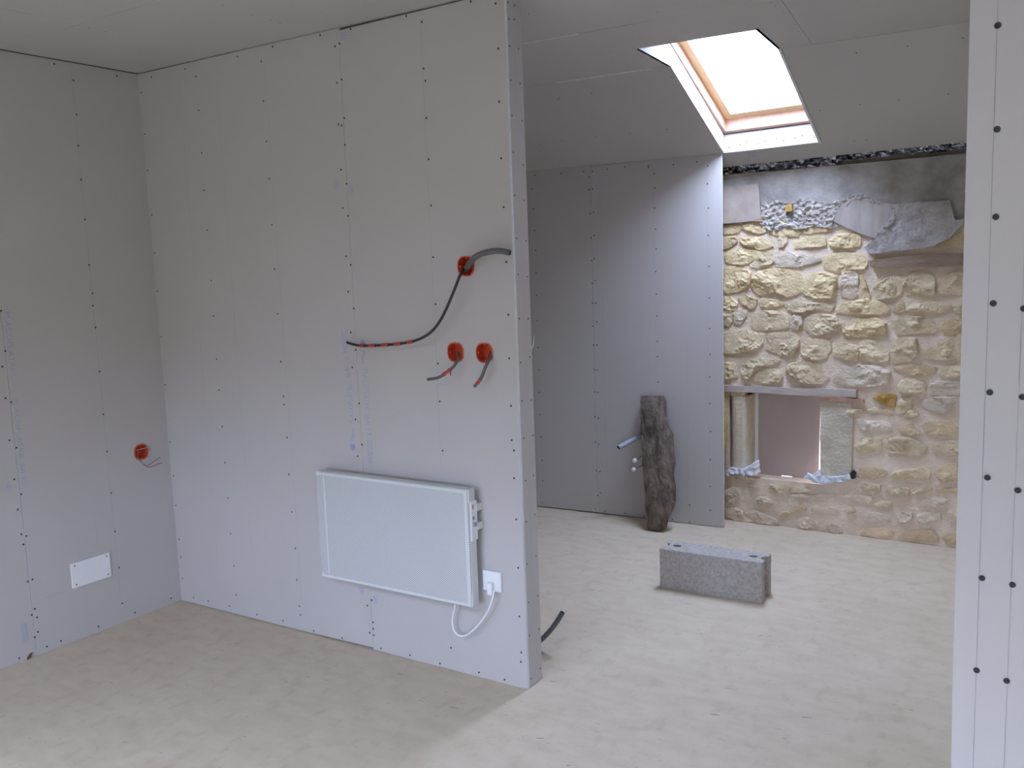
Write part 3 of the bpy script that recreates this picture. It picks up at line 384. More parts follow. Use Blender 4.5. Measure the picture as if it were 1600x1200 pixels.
# ------------------------------------------------------------------ floor
fl = box('floor', (XL - 0.15, YB - 0.15, -0.06), (XR + 0.15, YS + 0.45, 0), 'floor')
tag(fl, 'pale chipboard floor running through the whole room', 'floor', kind='structure')
strips('dust_flake', [(-1.2 + 0.9 * math.cos(i * 2.4) + i * 0.01, 3.2 + 1.2 * math.sin(i * 1.7), -1.2 + 0.9 * math.cos(i * 2.4) + i * 0.01 + 0.012 + 0.01 * (i % 3), 3.2 + 1.2 * math.sin(i * 1.7) + 0.004 * (i % 4)) for i in range(26)],
       lambda u, v, w: (u, v, 0.0006), fl, 'flake', 0.004)['kind'] = 'stuff'

# ------------------------------------------------------------------ left wall
wl = prism('wall_left', rect(YB - 0.1, 0, YS + 0.2, H + 0.02), f_left, G + 0.0005, 0.12, 'stud', holes=[circle((BOX_LEFT[1], BOX_LEFT[2]), 0.036, 24, 2.4)])
tag(wl, 'grey plasterboard wall on the left with a white cover plate', 'wall', kind='structure')
J0 = 2.017
b1 = prism('plasterboard', rect(J0 + 0.0012, 0.0005, YP + TH, H - 0.004), f_left, 0, G, ['board', 'gypsum'], wl, holes=[circle((BOX_LEFT[1], BOX_LEFT[2]), 0.0345, 24, 2.4)])
b2 = prism('plasterboard', rect(J0 - 1.2, 0.0005, J0 - 0.0012, H - 0.004), f_left, 0, G, ['board', 'gypsum'], wl)
b3 = prism('plasterboard', rect(J0 - 2.4, 0.004, J0 - 1.2024, H - 0.004), f_left, 0, G, ['board', 'gypsum'], wl)
b4 = prism('plasterboard', rect(YB, 0.004, J0 - 2.4024, H - 0.01), f_left, 0, G, ['board', 'gypsum'], wl)
b5 = prism('plasterboard', rect(YP + TH + 0.001, 0.004, 5.24, H), f_left, 0, G, ['board', 'gypsum'], wl)
screw_heads('screw_heads', [p for p in SCREWS_LEFT if p[0] > J0 or p[0] < 1.0], f_left, b1)
screw_heads('screw_heads', [p for p in SCREWS_LEFT if 1.0 <= p[0] <= J0], f_left, b2)
strips('pencil_line', [(2.426, 0.1, 2.421, 2.44), (2.39, 0.348, 2.445, 0.348), (2.34, 0.40, 2.335, 0.55), (2.25, 0.36, 2.247, 0.47), (2.19, 0.236, 2.08, 0.236)], f_left, b1)
text_print('PLACOPLATRE  BA 13', f_left, 2.030, 1.10, 0, -1, 0.028, b1, length=0.36)
text_print('PLACOPLATRE', f_left, 2.030, 1.46, 0, -1, 0.034, b1, length=0.25)
def stamp(f, u, v, parent, r=0.016):
    bm = bmesh.new(); O = circle((u, v), r, 18, 2, 0.75, 1.25); I = circle((u, v), r * 0.82, 18, 2, 0.75, 1.25)
    a = [bm.verts.new(f(*q, -0.0005)) for q in O]; b = [bm.verts.new(f(*q, -0.0005)) for q in I]
    for i in range(18): bm.faces.new((a[i], a[(i + 1) % 18], b[(i + 1) % 18], b[i]))
    for du in (-0.4, 0, 0.4):
        bm.faces.new([bm.verts.new(f(u + (du + k[0]) * r * 0.9, v + k[1] * r * (1.0 - abs(du)), -0.0005)) for k in ((-0.1, -0.8), (0.1, -0.8), (0.1, 0.8), (-0.1, 0.8))])
    return link('printed_stamp', bm, 'ink', parent)
stamp(f_left, 1.976, 0.745, b2, 0.014)
def small_print(f, u, v, w, h, parent, seed, m='ink', rows=4):
    rnd = random.Random(seed); bm = bmesh.new()
    for k in range(rows):
        uu = u + w * (k + 0.5) / rows; t = v
        while t < v + h:
            ln = rnd.uniform(0.004, 0.012)
            bm.faces.new([bm.verts.new(f(*q, -0.0005)) for q in ((uu - w / rows * 0.3, t), (uu + w / rows * 0.3, t), (uu + w / rows * 0.3, min(t + ln, v + h)), (uu - w / rows * 0.3, min(t + ln, v + h)))])
            t += ln + 0.003
    return link('small_print', bm, m, parent)
small_print(f_left, 1.962, 0.075, 0.028, 0.085, b2, 3)

# ------------------------------------------------------------------ partition with heater and junction boxes
box_holes = [circle((q[0], q[2]), 0.036, 24, 2.4) for q in BOXES]
board_holes = [circle((q[0], q[2]), 0.0345, 24, 2.4) for q in BOXES]
wp = prism('wall_partition', rect(XL + 0.001, 0, XE - G - 0.001, H), f_part, G + 0.0005, TH - G - 0.0005, 'stud', holes=box_holes)
tag(wp, 'grey plasterboard partition carrying the white heater, ending free at the opening', 'wall', kind='structure')
S0 = -2.5155
pl = prism('plasterboard', [(XL + 0.001, 0.003), (-2.95, 0.004), (S0 - 0.001, 0.011), (S0 - 0.001, H - 0.002), (XL + 0.001, H - 0.005)], f_part, 0, G, ['board', 'gypsum'], wp)
pr_ = prism('plasterboard', [(S0 + 0.001, 0.002), (XE, 0.001), (XE, H - 0.003), (-2.0, H - 0.006), (S0 + 0.001, H - 0.012)], f_part, 0, G, ['board', 'gypsum'], wp, holes=board_holes)
pb1 = prism('plasterboard', rect(XL + 0.001, 0.002, -2.6, H - 0.002), f_back, 0, G, ['board', 'gypsum'], wp)
pb2 = prism('plasterboard', rect(-2.598, 0.002, XE - G, H - 0.002), f_back, 0, G, ['board', 'gypsum'], wp)
pe = prism('plasterboard', rect(YP + G, 0.002, YP + TH, H - 0.002), f_end, 0, G, ['board', 'gypsum'], wp)
screw_heads('screw_heads', [p for p in SCREWS_PARTITION if p[0] <= S0], f_part, pl)
screw_heads('screw_heads', [p for p in SCREWS_PARTITION if p[0] > S0], f_part, pr_)
screw_heads('screw_heads', SCREWS_END, f_end, pe, 0.0038)
strips('pencil_line', [(-3.46, 0.15, -3.47, 2.42), (-2.918, 0.08, -2.928, 2.44), (-3.22, 0.3, -3.225, 2.4)], f_part, pl, w=0.001)
strips('pencil_line', [(-2.115, 0.80, -2.118, 2.46), (-1.948, 0.722, -1.86, 0.722), (-2.01, 1.575, -1.995, 1.577)], f_part, pr_, w=0.001)
strips('crease_line', [(YP + 0.055, 0.01, YP + 0.055, 2.49)], f_end, pe, w=0.001)
text_print('PLACOPLATRE', f_part, -2.487, 1.185, 0, -1, 0.036, pr_, length=0.165)
text_print('BA 13', f_part, -2.485, 1.0, 0, -1, 0.036, pr_, length=0.085)
text_print('Placo', f_part, -2.488, 1.257, 0, -1, 0.026, pr_, 'ink_strong', length=0.052)
small_print(f_part, -2.486, 0.80, 0.028, 0.094, pr_, 5)
text_print('PLACOPLATRE', f_part, -2.552, 0.955, 0, 1, 0.036, pl, length=0.165)
text_print('BA 13', f_part, -2.554, 1.145, 0, 1, 0.036, pl, length=0.085)
text_print('Placo', f_part, -2.552, 0.885, 0, 1, 0.026, pl, 'ink_strong', length=0.052)
small_print(f_part, -2.592, 1.245, 0.03, 0.095, pl, 6)
def logo(f, u, v, s, parent):      # pointed oval emblem with three stripes
    bm = bmesh.new()
    for k in (-1, 0, 1):
        bm.faces.new([bm.verts.new(f(u + k * 0.009 + a * 0.0037, v + s * b, -0.0005)) for a, b in ((-1, -0.010), (1, -0.010), (1, 0.012 - abs(k) * 0.004), (0, 0.022 - abs(k) * 0.006), (-1, 0.012 - abs(k) * 0.004))])
    return link('printed_emblem', bm, 'ink_strong', parent)
logo(f_part, -2.478, 1.282, 1, pr_); logo(f_part, -2.566, 0.862, -1, pl)
stamp(f_part, -2.571, 1.909, pl); stamp(f_part, -2.495, 1.886, pr_); stamp(f_part, -2.562, 0.246, pl); stamp(f_part, -2.484, 0.226, pr_)
small_print(f_part, -2.506, 2.452, 0.03, 0.03, pr_, 8)
tp = tube('torn_paper', [(XE - 0.004, YP + TH + 0.001, 1.262), (XE + 0.004, YP + TH + 0.006, 1.285), (XE + 0.003, YP + TH + 0.016, 1.32)], 0.0022, 'white_plastic', pe, n=6, rf=lambda t: 1 - 0.8 * t)

# ------------------------------------------------------------------ lining wall in front of the stone wall
LL = -(LB - Vector((XL, 4.9785, 0))).length
LTOP = 2.155
wn = prism('wall_lining', rect(LL, 0, -0.035, 2.15), f_lin, G + 0.0005, 0.06, 'stud')
tag(wn, 'grey plasterboard lining in the alcove, stopping short of the stone wall opening', 'wall', kind='structure')
SJ = -0.8085
n1 = prism('plasterboard', [(LL, 0.002), (SJ - 0.001, 0.009), (SJ - 0.001, 2.158), (LL, 2.172)], f_lin, 0, G, ['board', 'gypsum'], wn)
n2 = prism('plasterboard', [(SJ + 0.001, 0.008), (0, 0.003), (0, 2.152), (SJ + 0.001, 2.150)], f_lin, 0, G, ['board', 'gypsum'], wn)
screw_heads('screw_heads', [p for p in SCREWS_LINING if p[0] <= SJ], f_lin, n1)
screw_heads('screw_heads', [p for p in SCREWS_LINING if p[0] > SJ], f_lin, n2)
strips('pencil_line', [(-1.24, 0.05, -1.24, 2.1)], f_lin, n1)
strips('pencil_line', [(-0.41, 0.08, -0.41, 2.12), (-0.088, 0.08, -0.088, 2.1), (-0.21, 0.1, -0.215, 1.1), (-0.745, 0.3, -0.75, 2.1)], f_lin, n2)

# ------------------------------------------------------------------ near partition on the right
wr = prism('wall_right', rect(XRE + G + 0.001, 0, XR, H), f_right, G + 0.0005, 0.092, 'stud')
tag(wr, 'near plasterboard wall at the right edge with two pencil lines of screws', 'wall', kind='structure')
r1 = prism('plasterboard', [(XRE + 0.003, 0.002), (XRE + 0.004, 0.55), (XRE + 0.001, 0.9), (XRE, 1.4), (XRE - 0.001, H - 0.003), (1.02, H - 0.003), (1.02, 0.002)], f_right, 0, G, ['board', 'gypsum'], wr)
r2 = prism('plasterboard', rect(1.022, 0.002, XR - 0.001, H - 0.003), f_right, 0, G, ['board', 'gypsum'], wr)
prism('plasterboard', rect(XRE + 0.004, 0.002, XR - 0.001, H - 0.003), lambda u, v, w: (u, YR + 0.105 - w, v), 0, G, ['board', 'gypsum'], wr)
prism('plasterboard', rect(YR + G, 0.002, YR + 0.092, H - 0.003), lambda u, v, w: (XRE + 0.004 + w, u, v), 0, G, ['board', 'gypsum'], wr)
def one_screw(u, v, r=0.0047):
    bm = bmesh.new(); N_ = 10
    c = bm.verts.new((0, -0.0004, 0)); a = [bm.verts.new((r * 0.55 * math.cos(t), -0.0007, r * 0.55 * math.sin(t))) for t in [2 * math.pi * i / N_ for i in range(N_)]]
    b = [bm.verts.new((r * math.cos(t), -0.001, r * math.sin(t))) for t in [2 * math.pi * i / N_ for i in range(N_)]]
    for i in range(N_):
        bm.faces.new((c, a[(i + 1) % N_], a[i])); bm.faces.new((a[i], a[(i + 1) % N_], b[(i + 1) % N_], b[i]))
    o = link('screw', bm, 'screw', r1); o.location = (u, YR, v); return o
s0 = one_screw(*SCREWS_RIGHT[0])
for u, v in SCREWS_RIGHT[1:]:
    c = s0.copy(); COL.objects.link(c); c.parent = r1; c.location = (u, YR, v)
strips('pencil_line', [(-0.1445, 0.3, -0.142, 2.45)], f_right, r1, 'pencil_dark', w=0.0007)
strips('pencil_line', [(-0.1035, 0.3, -0.098, 2.0)], f_right, r1, 'pencil', w=0.0009)

# ------------------------------------------------------------------ walls out of view
SY0, SY1, SZ0, SZ1 = -1.90, -0.30, 0.45, 1.55
we = prism('wall_far_right', rect(YB, 0, YS, H), lambda u, v, w: (XR + w, u, v), 0, 0.12, 'board', holes=[rect(SY0, SZ0, SY1, SZ1)]); tag(we, 'plain plasterboard wall with an added low window closing the room on the far right', 'wall', kind='structure')
WX0, WX1, WZ0, WZ1 = -2.95, -1.05, 0.42, 1.30
wb = prism('wall_rear', rect(XL - 0.12, 0, XR + 0.12, 1.9), lambda u, v, w: (u, YB - w, v), 0, 0.12, 'board', holes=[rect(WX0, WZ0, WX1, WZ1)]); tag(wb, 'plain low plasterboard wall behind the camera with a low window', 'wall', kind='structure')
wa = box('wall_bounce', (-0.13, YR + 0.106, 0), (-0.03, YS - 0.001, 2.49), 'bounce_white', f=lambda x, y, z: (x, y, min(z, zs(x, y) - 0.001))); tag(wa, 'unseen white wall added behind the near right wall to bounce light', 'wall', kind='structure')  # unseen wall added to bounce skylight onto the partition end and floor

# ------------------------------------------------------------------ ceiling
ce = prism('ceiling', rect(XL - 0.1, YC, XR + 0.1, 3.80), f_flat, G + 0.001, 0.06, 'stud')
tag(ce, 'grey plasterboard ceiling, flat then sloping down to the stone wall', 'ceiling', kind='structure')
def jl(x): return 3.463 + 0.0405 * (x + 1.5)
BD = ['board', 'gypsum']
OL = [(-1.773, 3.859), (-1.809, crease(-1.809)), (-1.821, 5.065)]       # left edge of the roof window opening
OR = [(-1.257, 3.884), (-1.290, crease(-1.290)), (-1.303, 5.072)]       # right edge
for x0, x1 in ((XL, -1.4), (-1.398, XR)):
    for y0, y1 in ((YC, 1.20),):
        prism('plasterboard', rect(x0, y0, x1, y1), f_flat, 0, G, BD, ce)
c1 = prism('plasterboard', rect(XL, 1.202, -3.2, 2.103), f_flat, 0, G, BD, ce)
c1b = prism('plasterboard', rect(-3.198, 1.202, -0.6, 2.103), f_flat, 0, G, BD, ce)
c1c = prism('plasterboard', rect(-0.598, 1.202, XR, 2.103), f_flat, 0, G, BD, ce)
c2 = prism('plasterboard', [(XL, 2.105), (XR, 2.105), (XR, jl(XR) - 0.001), (XL, jl(XL) - 0.001)], f_flat, 0, G, BD, ce)
xj0, xj1 = -1.037, -1.145
c3 = prism('plasterboard', [(XL, jl(XL) + 0.001), (xj0, jl(xj0) + 0.001), (xj1, crease(xj1)), OR[1], OR[0], OL[0], OL[1], (XL, crease(XL))], f_flat, 0, G, BD, ce)
c4 = prism('plasterboard', [(xj0 + 0.002, jl(xj0) + 0.001), (XR, jl(XR) + 0.001), (XR, crease(XR)), (xj1 + 0.002, crease(xj1))], f_flat, 0, G, BD, ce)
c5 = prism('plasterboard', [(XL, crease(XL)), OL[1], OL[2], OR[2], OR[1], (XR, crease(XR)), (XR, 5.225), (XL, 5.195)], f_slope, 0, G, BD, ce)
screw_heads('screw_heads', SCREWS_FLAT, f_flat, c3, 0.0036)
screw_heads('screw_heads', SCREWS_SLOPE, f_slope, c5, 0.0036)
def ridge(name, a, b, f, parent, w=0.008, seed=1, m='joint'):    # uneven bead of joint filler
    bm = bmesh.new(); rnd = random.Random(seed); n_ = int((Vector(b) - Vector(a)).length / 0.015); prev = None
    for i in range(n_ + 1):
        p = Vector(a).lerp(Vector(b), i / n_); s = w * rnd.uniform(0.3, 1.0); hgt = rnd.uniform(0.0005, 0.003)
        cur = [bm.verts.new(f(p.x, p.y - s * 0.5, 0.0003)), bm.verts.new(f(p.x, p.y, -hgt)), bm.verts.new(f(p.x, p.y + s * 0.5, 0.0003))]
        if prev:
            for k in range(2): bm.faces.new((prev[k], prev[k + 1], cur[k + 1], cur[k]))
        prev = cur
    return link(name, bm, m, parent)
ridge('joint_filler', (-2.16, jl(-2.16)), (-1.85, jl(-1.85)), f_flat, c2, 0.016, 2)
ridge('joint_filler', (-2.43, crease(-2.43) - 0.006), (-1.90, crease(-1.90) - 0.006), f_flat, c3, 0.020, 3)
strips('joint_gap', [(-2.2, jl(-2.2) - 0.006, -1.6, jl(-1.6) - 0.006), (-2.62, crease(-2.62) - 0.017, -1.84, crease(-1.84) - 0.017), (-1.14, crease(-1.14) - 0.004, -0.3, crease(-0.3) - 0.004)], f_flat, c2, 'pencil_dark', w=0.003)
strips('joint_gap', [(xj0, jl(xj0), xj1, crease(xj1))], f_flat, c4, 'pencil', w=0.002)
strips('pencil_line', [(-1.85, jl(-1.85) + 0.002, -1.55, jl(-1.55) + 0.002), (-3.3, 2.11, -2.75, 2.107), (-2.0, 3.8, -1.97, 3.66), (-3.2, 1.82, -3.2, 1.93)], f_flat, c2, w=0.002)
small_print(lambda u, v, w: f_slope(v, u, w), 5.085, -1.70, 0.05, 0.045, c5, 11)
small_print(lambda u, v, w: f_flat(v, u, w), 3.40, -1.66, 0.012, 0.05, c2, 12)
# lining boards of the roof window shaft
FY, FZ = 4.15, 0.10                       # top of the window frame along y, height of the frame above the slope
def lx(y): return OL[0][0] + (OL[1][0] - OL[0][0]) * (y - 3.859) / 0.44 if y < crease(-1.809) else OL[1][0] + (OL[2][0] - OL[1][0]) * (y - 4.297) / 0.768
def rx(y): return lx(y) + 0.518
zt = zs(-1.6, FY) + FZ
def f_rl(u, v, w): return (lx(u) - w, u, v)
def f_rr(u, v, w): return (rx(u) + w, u, v)
cy = crease(-1.809)
for nm, ff in (('l', f_rl), ('r', f_rr)):
    prism('plasterboard', [(3.859, H), (cy - 0.001, H), (cy - 0.001, zs(-1.8, cy) + 0.0 + (zt - H) * (cy - 3.859) / (FY - 3.859) if cy < FY else zs(-1.8, cy) + FZ), (FY, zt)], ff, 0, G, BD, ce)
    big = prism('plasterboard', [(cy + 0.001, H), (5.068, zs(-1.8, 5.068)), (5.068, zs(-1.8, 5.068) + FZ), (cy + 0.001, zs(-1.8, cy) + FZ)], ff, 0, G, BD, ce)
    if nm == 'l': screw_heads('screw_heads', [(3.93, 2.512), (4.12, 2.56), (4.20, 2.53), (4.10, 2.51), (4.26, 2.56), (4.5, 2.43), (4.75, 2.31)], ff, big, 0.0036)
sb = prism('plasterboard', [(lx(5.068), 0.0), (rx(5.068), 0.0), (rx(5.068), FZ), (lx(5.068), FZ)], lambda u, v, w: (u, 5.068 + w, zs(u, 5.068) + v), 0, G, BD, ce)
screw_heads('screw_heads', [(-1.79 + 0.05 * i + 0.012 * (i % 2), 0.028 + 0.008 * ((i * 7) % 3)) for i in range(10)], lambda u, v, w: (u, 5.068 + w, zs(u, 5.068) + v), sb, 0.0036)
prism('plasterboard', [(-1.85, 0), (-1.22, 0), (-1.22, 1), (-1.85, 1)], lambda u, v, w: (u, 3.859 + (FY - 3.859) * v - w, H + (zt - H) * v + w), 0, G, BD, ce)

# ------------------------------------------------------------------ roof windows
def f_roof(x, y, h): return (x, y, zs(x, y) + h)
def ring(bm, x0, y0, x1, y1, wd, h0, h1, f):
    for a, b in (((x0, y0), (x1, y0 + wd)), ((x0, y1 - wd), (x1, y1)), ((x0, y0 + wd), (x0 + wd, y1 - wd)), ((x1 - wd, y0 + wd), (x1, y1 - wd))):
        add_box(bm, (a[0], a[1], h0), (b[0], b[1], h1), f=f)
def ring_ob(name, x0, y0, x1, y1, wd, h0, h1, m, parent, f):
    bm = bmesh.new(); ring(bm, x0, y0, x1, y1, wd, h0, h1, f); bmesh.ops.recalc_face_normals(bm, faces=bm.faces[:]); return adopt(link(name, bm, m), parent)
def roof_window(name, label, x0, y0, x1, y1, f, h):
    c = f((x0 + x1) / 2, (y0 + y1) / 2, h); w = empty(name, c); tag(w, label, 'roof window', kind='structure')
    ring_ob('frame', x0, y0, x1, y1, 0.022, h + 0.005, h + 0.11, 'pine', w, f)
    ring_ob('sash', x0 + 0.022, y0 + 0.022, x1 - 0.022, y1 - 0.022, 0.045, h + 0.065, h + 0.115, 'pine_sash', w, f)
    ring_ob('gasket', x0 + 0.064, y0 + 0.064, x1 - 0.064, y1 - 0.064, 0.006, h + 0.096, h + 0.101, 'gasket', w, f)
    bm = bmesh.new(); add_box(bm, (x0 + 0.062, y0 + 0.062, h + 0.102), (x1 - 0.062, y1 - 0.062, h + 0.106), f=f); bmesh.ops.recalc_face_normals(bm, faces=bm.faces[:])
    adopt(link('pane', bm, 'glass'), w); return w
w1 = roof_window('window_1', 'pine-framed roof window in the sloping ceiling above the stone wall', -1.826, FY, -1.297, 5.068, f_roof, FZ)
portal((-1.56, 4.60, zs(-1.56, 4.60) + 0.26), 0.46, 0.9, (0, -0.41, -0.91))
def f_rear(u, v, w): return (u, v, zr(v) + w)
RW = [(-2.70, -2.10), (-1.35, -0.60)]; RY = (-1.25, -0.10)
for i, (x0, x1) in enumerate(RW):
    w = roof_window('window_%d' % (i + 2), 'pine-framed roof window in the rear slope behind the camera, ' + ('left one' if i == 0 else 'right one'), x0 - 0.03, RY[0] - 0.03, x1 + 0.03, RY[1] + 0.03, f_rear, RH)
    portal(((x0 + x1) / 2, (RY[0] + RY[1]) / 2, zr((RY[0] + RY[1]) / 2) + RH + 0.16), x1 - x0, 1.15, (0, 0.41, -0.91))
    for a, b in (((x0 - G, RY[0]), (x0, RY[1])), ((x1, RY[0]), (x1 + G, RY[1])), ((x0 - G, RY[0] - G), (x1 + G, RY[0])), ((x0 - G, RY[1]), (x1 + G, RY[1] + G))):
        adopt(box('shade_shaft_panel', (*a, 0), (*b, RH), 'roof', f=f_rear), ce)  # unseen shaft, made deep and dark to hold light off the upper walls
xs_ = [XL, RW[0][0], RW[0][1], RW[1][0], RW[1][1], XR]
for i in range(5):
    if i % 2 == 0: prism('plasterboard', rect(xs_[i], YB, xs_[i + 1], YC), f_rear, 0, G, BD, ce)
    else:
        prism('plasterboard', rect(xs_[i], YB, xs_[i + 1], RY[0]), f_rear, 0, G, BD, ce); prism('plasterboard', rect(xs_[i], RY[1], xs_[i + 1], YC), f_rear, 0, G, BD, ce)
# low casement windows behind the camera
def casement(name, label, u0, z0, u1, z1, f, c):
    wv = empty(name, c); tag(wv, label, 'window', kind='structure')
    ring_ob('frame', u0 - 0.002, z0 - 0.002, u1 + 0.002, z1 + 0.002, 0.04, 0.0, 0.06, 'white_plastic', wv, f)
    um = (u0 + u1) / 2
    for x0, x1 in ((u0 + 0.04, um - 0.002), (um + 0.002, u1 - 0.04)):
        ring_ob('sash', x0, z0 + 0.04, x1, z1 - 0.04, 0.04, -0.012, 0.05, 'white_plastic', wv, f)
        bm = bmesh.new(); add_box(bm, (x0 + 0.035, z0 + 0.075, 0.02), (x1 - 0.035, z1 - 0.075, 0.024), f=f); bmesh.ops.recalc_face_normals(bm, faces=bm.faces[:])
        adopt(link('pane', bm, 'glass'), wv)
xm, ym = (WX0 + WX1) / 2, (SY0 + SY1) / 2
casement('window_4', 'white low casement window in the wall behind the camera', WX0, WZ0, WX1, WZ1, lambda x, y, h: (x, YB - 0.03 - h, y), (xm, YB - 0.08, WZ0))
portal((xm, YB - 0.115, (WZ0 + WZ1) / 2), WX1 - WX0, WZ1 - WZ0, (0, 1, 0))
casement('window_5', 'white low casement window added unseen in the far right wall to light the partition end', SY0, SZ0, SY1, SZ1, lambda x, y, h: (XR + 0.03 + h, x, y), (XR + 0.08, ym, SZ0))  # unseen window added to brighten the partition end face
portal((XR + 0.115, ym, (SZ0 + SZ1) / 2), SY1 - SY0, SZ1 - SZ0, (-1, 0, 0))
# unseen roof deck and end boxes, added to block stray skylight above the ceiling
bm = bmesh.new()
for a, b in (((XL - 0.2, 3.2), (XR + 0.2, FY)), ((XL - 0.2, 5.068), (XR + 0.2, 5.75)), ((XL - 0.2, FY), (-1.826, 5.068)), ((-1.297, FY), (XR + 0.2, 5.068))):
    add_box(bm, (*a, 0.185), (*b, 0.215), f=f_roof)
add_box(bm, (XL - 0.25, 3.2, 1.9), (XL - 0.13, YS + 0.5, 3.3)); add_box(bm, (XR + 0.13, 3.2, 1.9), (XR + 0.25, YS + 0.5, 3.3)); add_box(bm, (XL - 0.2, 3.15, 2.53), (XR + 0.2, 3.25, 3.3))
rx_ = [XL - 0.2, RW[0][0] - 0.03, RW[0][1] + 0.03, RW[1][0] - 0.03, RW[1][1] + 0.03, XR + 0.2]
for i in range(5):
    for y0, y1 in (((YB - 0.2, 0.3),) if i % 2 == 0 else ((YB - 0.2, RY[0] - 0.03), (RY[1] + 0.03, 0.3))):
        add_box(bm, (rx_[i], y0, RH + 0.085), (rx_[i + 1], y1, RH + 0.115), f=f_rear)
add_box(bm, (XL - 0.25, YB - 0.2, 1.4), (XL - 0.13, 0.3, 3.3)); add_box(bm, (XR + 0.13, YB - 0.2, 1.4), (XR + 0.25, 0.3, 3.3))
add_box(bm, (XL - 0.2, 0.2, 2.53), (XR + 0.2, 0.3, 3.3)); add_box(bm, (XL - 0.2, YB - 0.2, 1.4), (XR + 0.2, YB - 0.13, 2.2))
bmesh.ops.recalc_face_normals(bm, faces=bm.faces[:])
tag(link('roof', bm, 'roof'), 'unseen timber roof deck added to block skylight above the ceiling boards', 'roof', kind='structure')

# ------------------------------------------------------------------ rubble stone wall
OX0, OX1, OZ0, OZ1 = -1.865, -1.328, 0.262, 0.795
bm = bmesh.new(); GX0, GX1, GZ1, RES = -2.06, -0.42, 2.05, 0.0125
nx, nz = int(round((GX1 - GX0) / RES)), int(round(GZ1 / RES)); gv = {}
def gvert(i, j):
    if (i, j) not in gv:
        x, z = GX0 + RES * i, RES * j
        d = 0.005 + 0.0045 * noise.fractal(Vector((x * 6, 1.7, z * 6)), 0.9, 2.0, 4) + 0.002 * noise.noise(Vector((x * 40, 4.1, z * 40)))
        gv[i, j] = bm.verts.new((x, YS + d, z))
    return gv[i, j]
for i in range(nx):
    for j in range(nz):
        x, z = GX0 + RES * (i + 0.5), RES * (j + 0.5)
        if OX0 < x < OX1 and 0.28 < z < OZ1: continue
        bm.faces.new((gvert(i, j), gvert(i + 1, j), gvert(i + 1, j + 1), gvert(i, j + 1)))
for a, b in (((XL - 0.1, YS, 0), (GX0 + 0.01, YS + 0.46, 2.22)), ((GX1 - 0.01, YS, 0), (XR + 0.1, YS + 0.46, 2.22)), ((GX0, YS + 0.012, 0), (OX0, YS + 0.46, 2.05)),
             ((OX1, YS + 0.012, 0), (GX1, YS + 0.46, 2.05)), ((OX0, YS + 0.012, 0), (OX1, YS + 0.46, OZ0)), ((OX0, YS + 0.012, OZ1), (OX1, YS + 0.46, 2.05)), ((GX0, YS + 0.10, 2.05), (GX1, YS + 0.46, 2.22)), ((OX0 - 0.01, 5.428, OZ0 - 0.01), (-1.757, YS + 0.46, OZ1 + 0.01)), ((OX0 - 0.01, 5.27, 0.762), (-1.757, 5.44, OZ1 + 0.01))):
    add_box(bm, a, b)
ws = link('wall_back', bm, 'mortar', smooth=False)
tag(ws, 'old rubble wall of buff stones under a grey concrete band', 'wall', kind='structure')
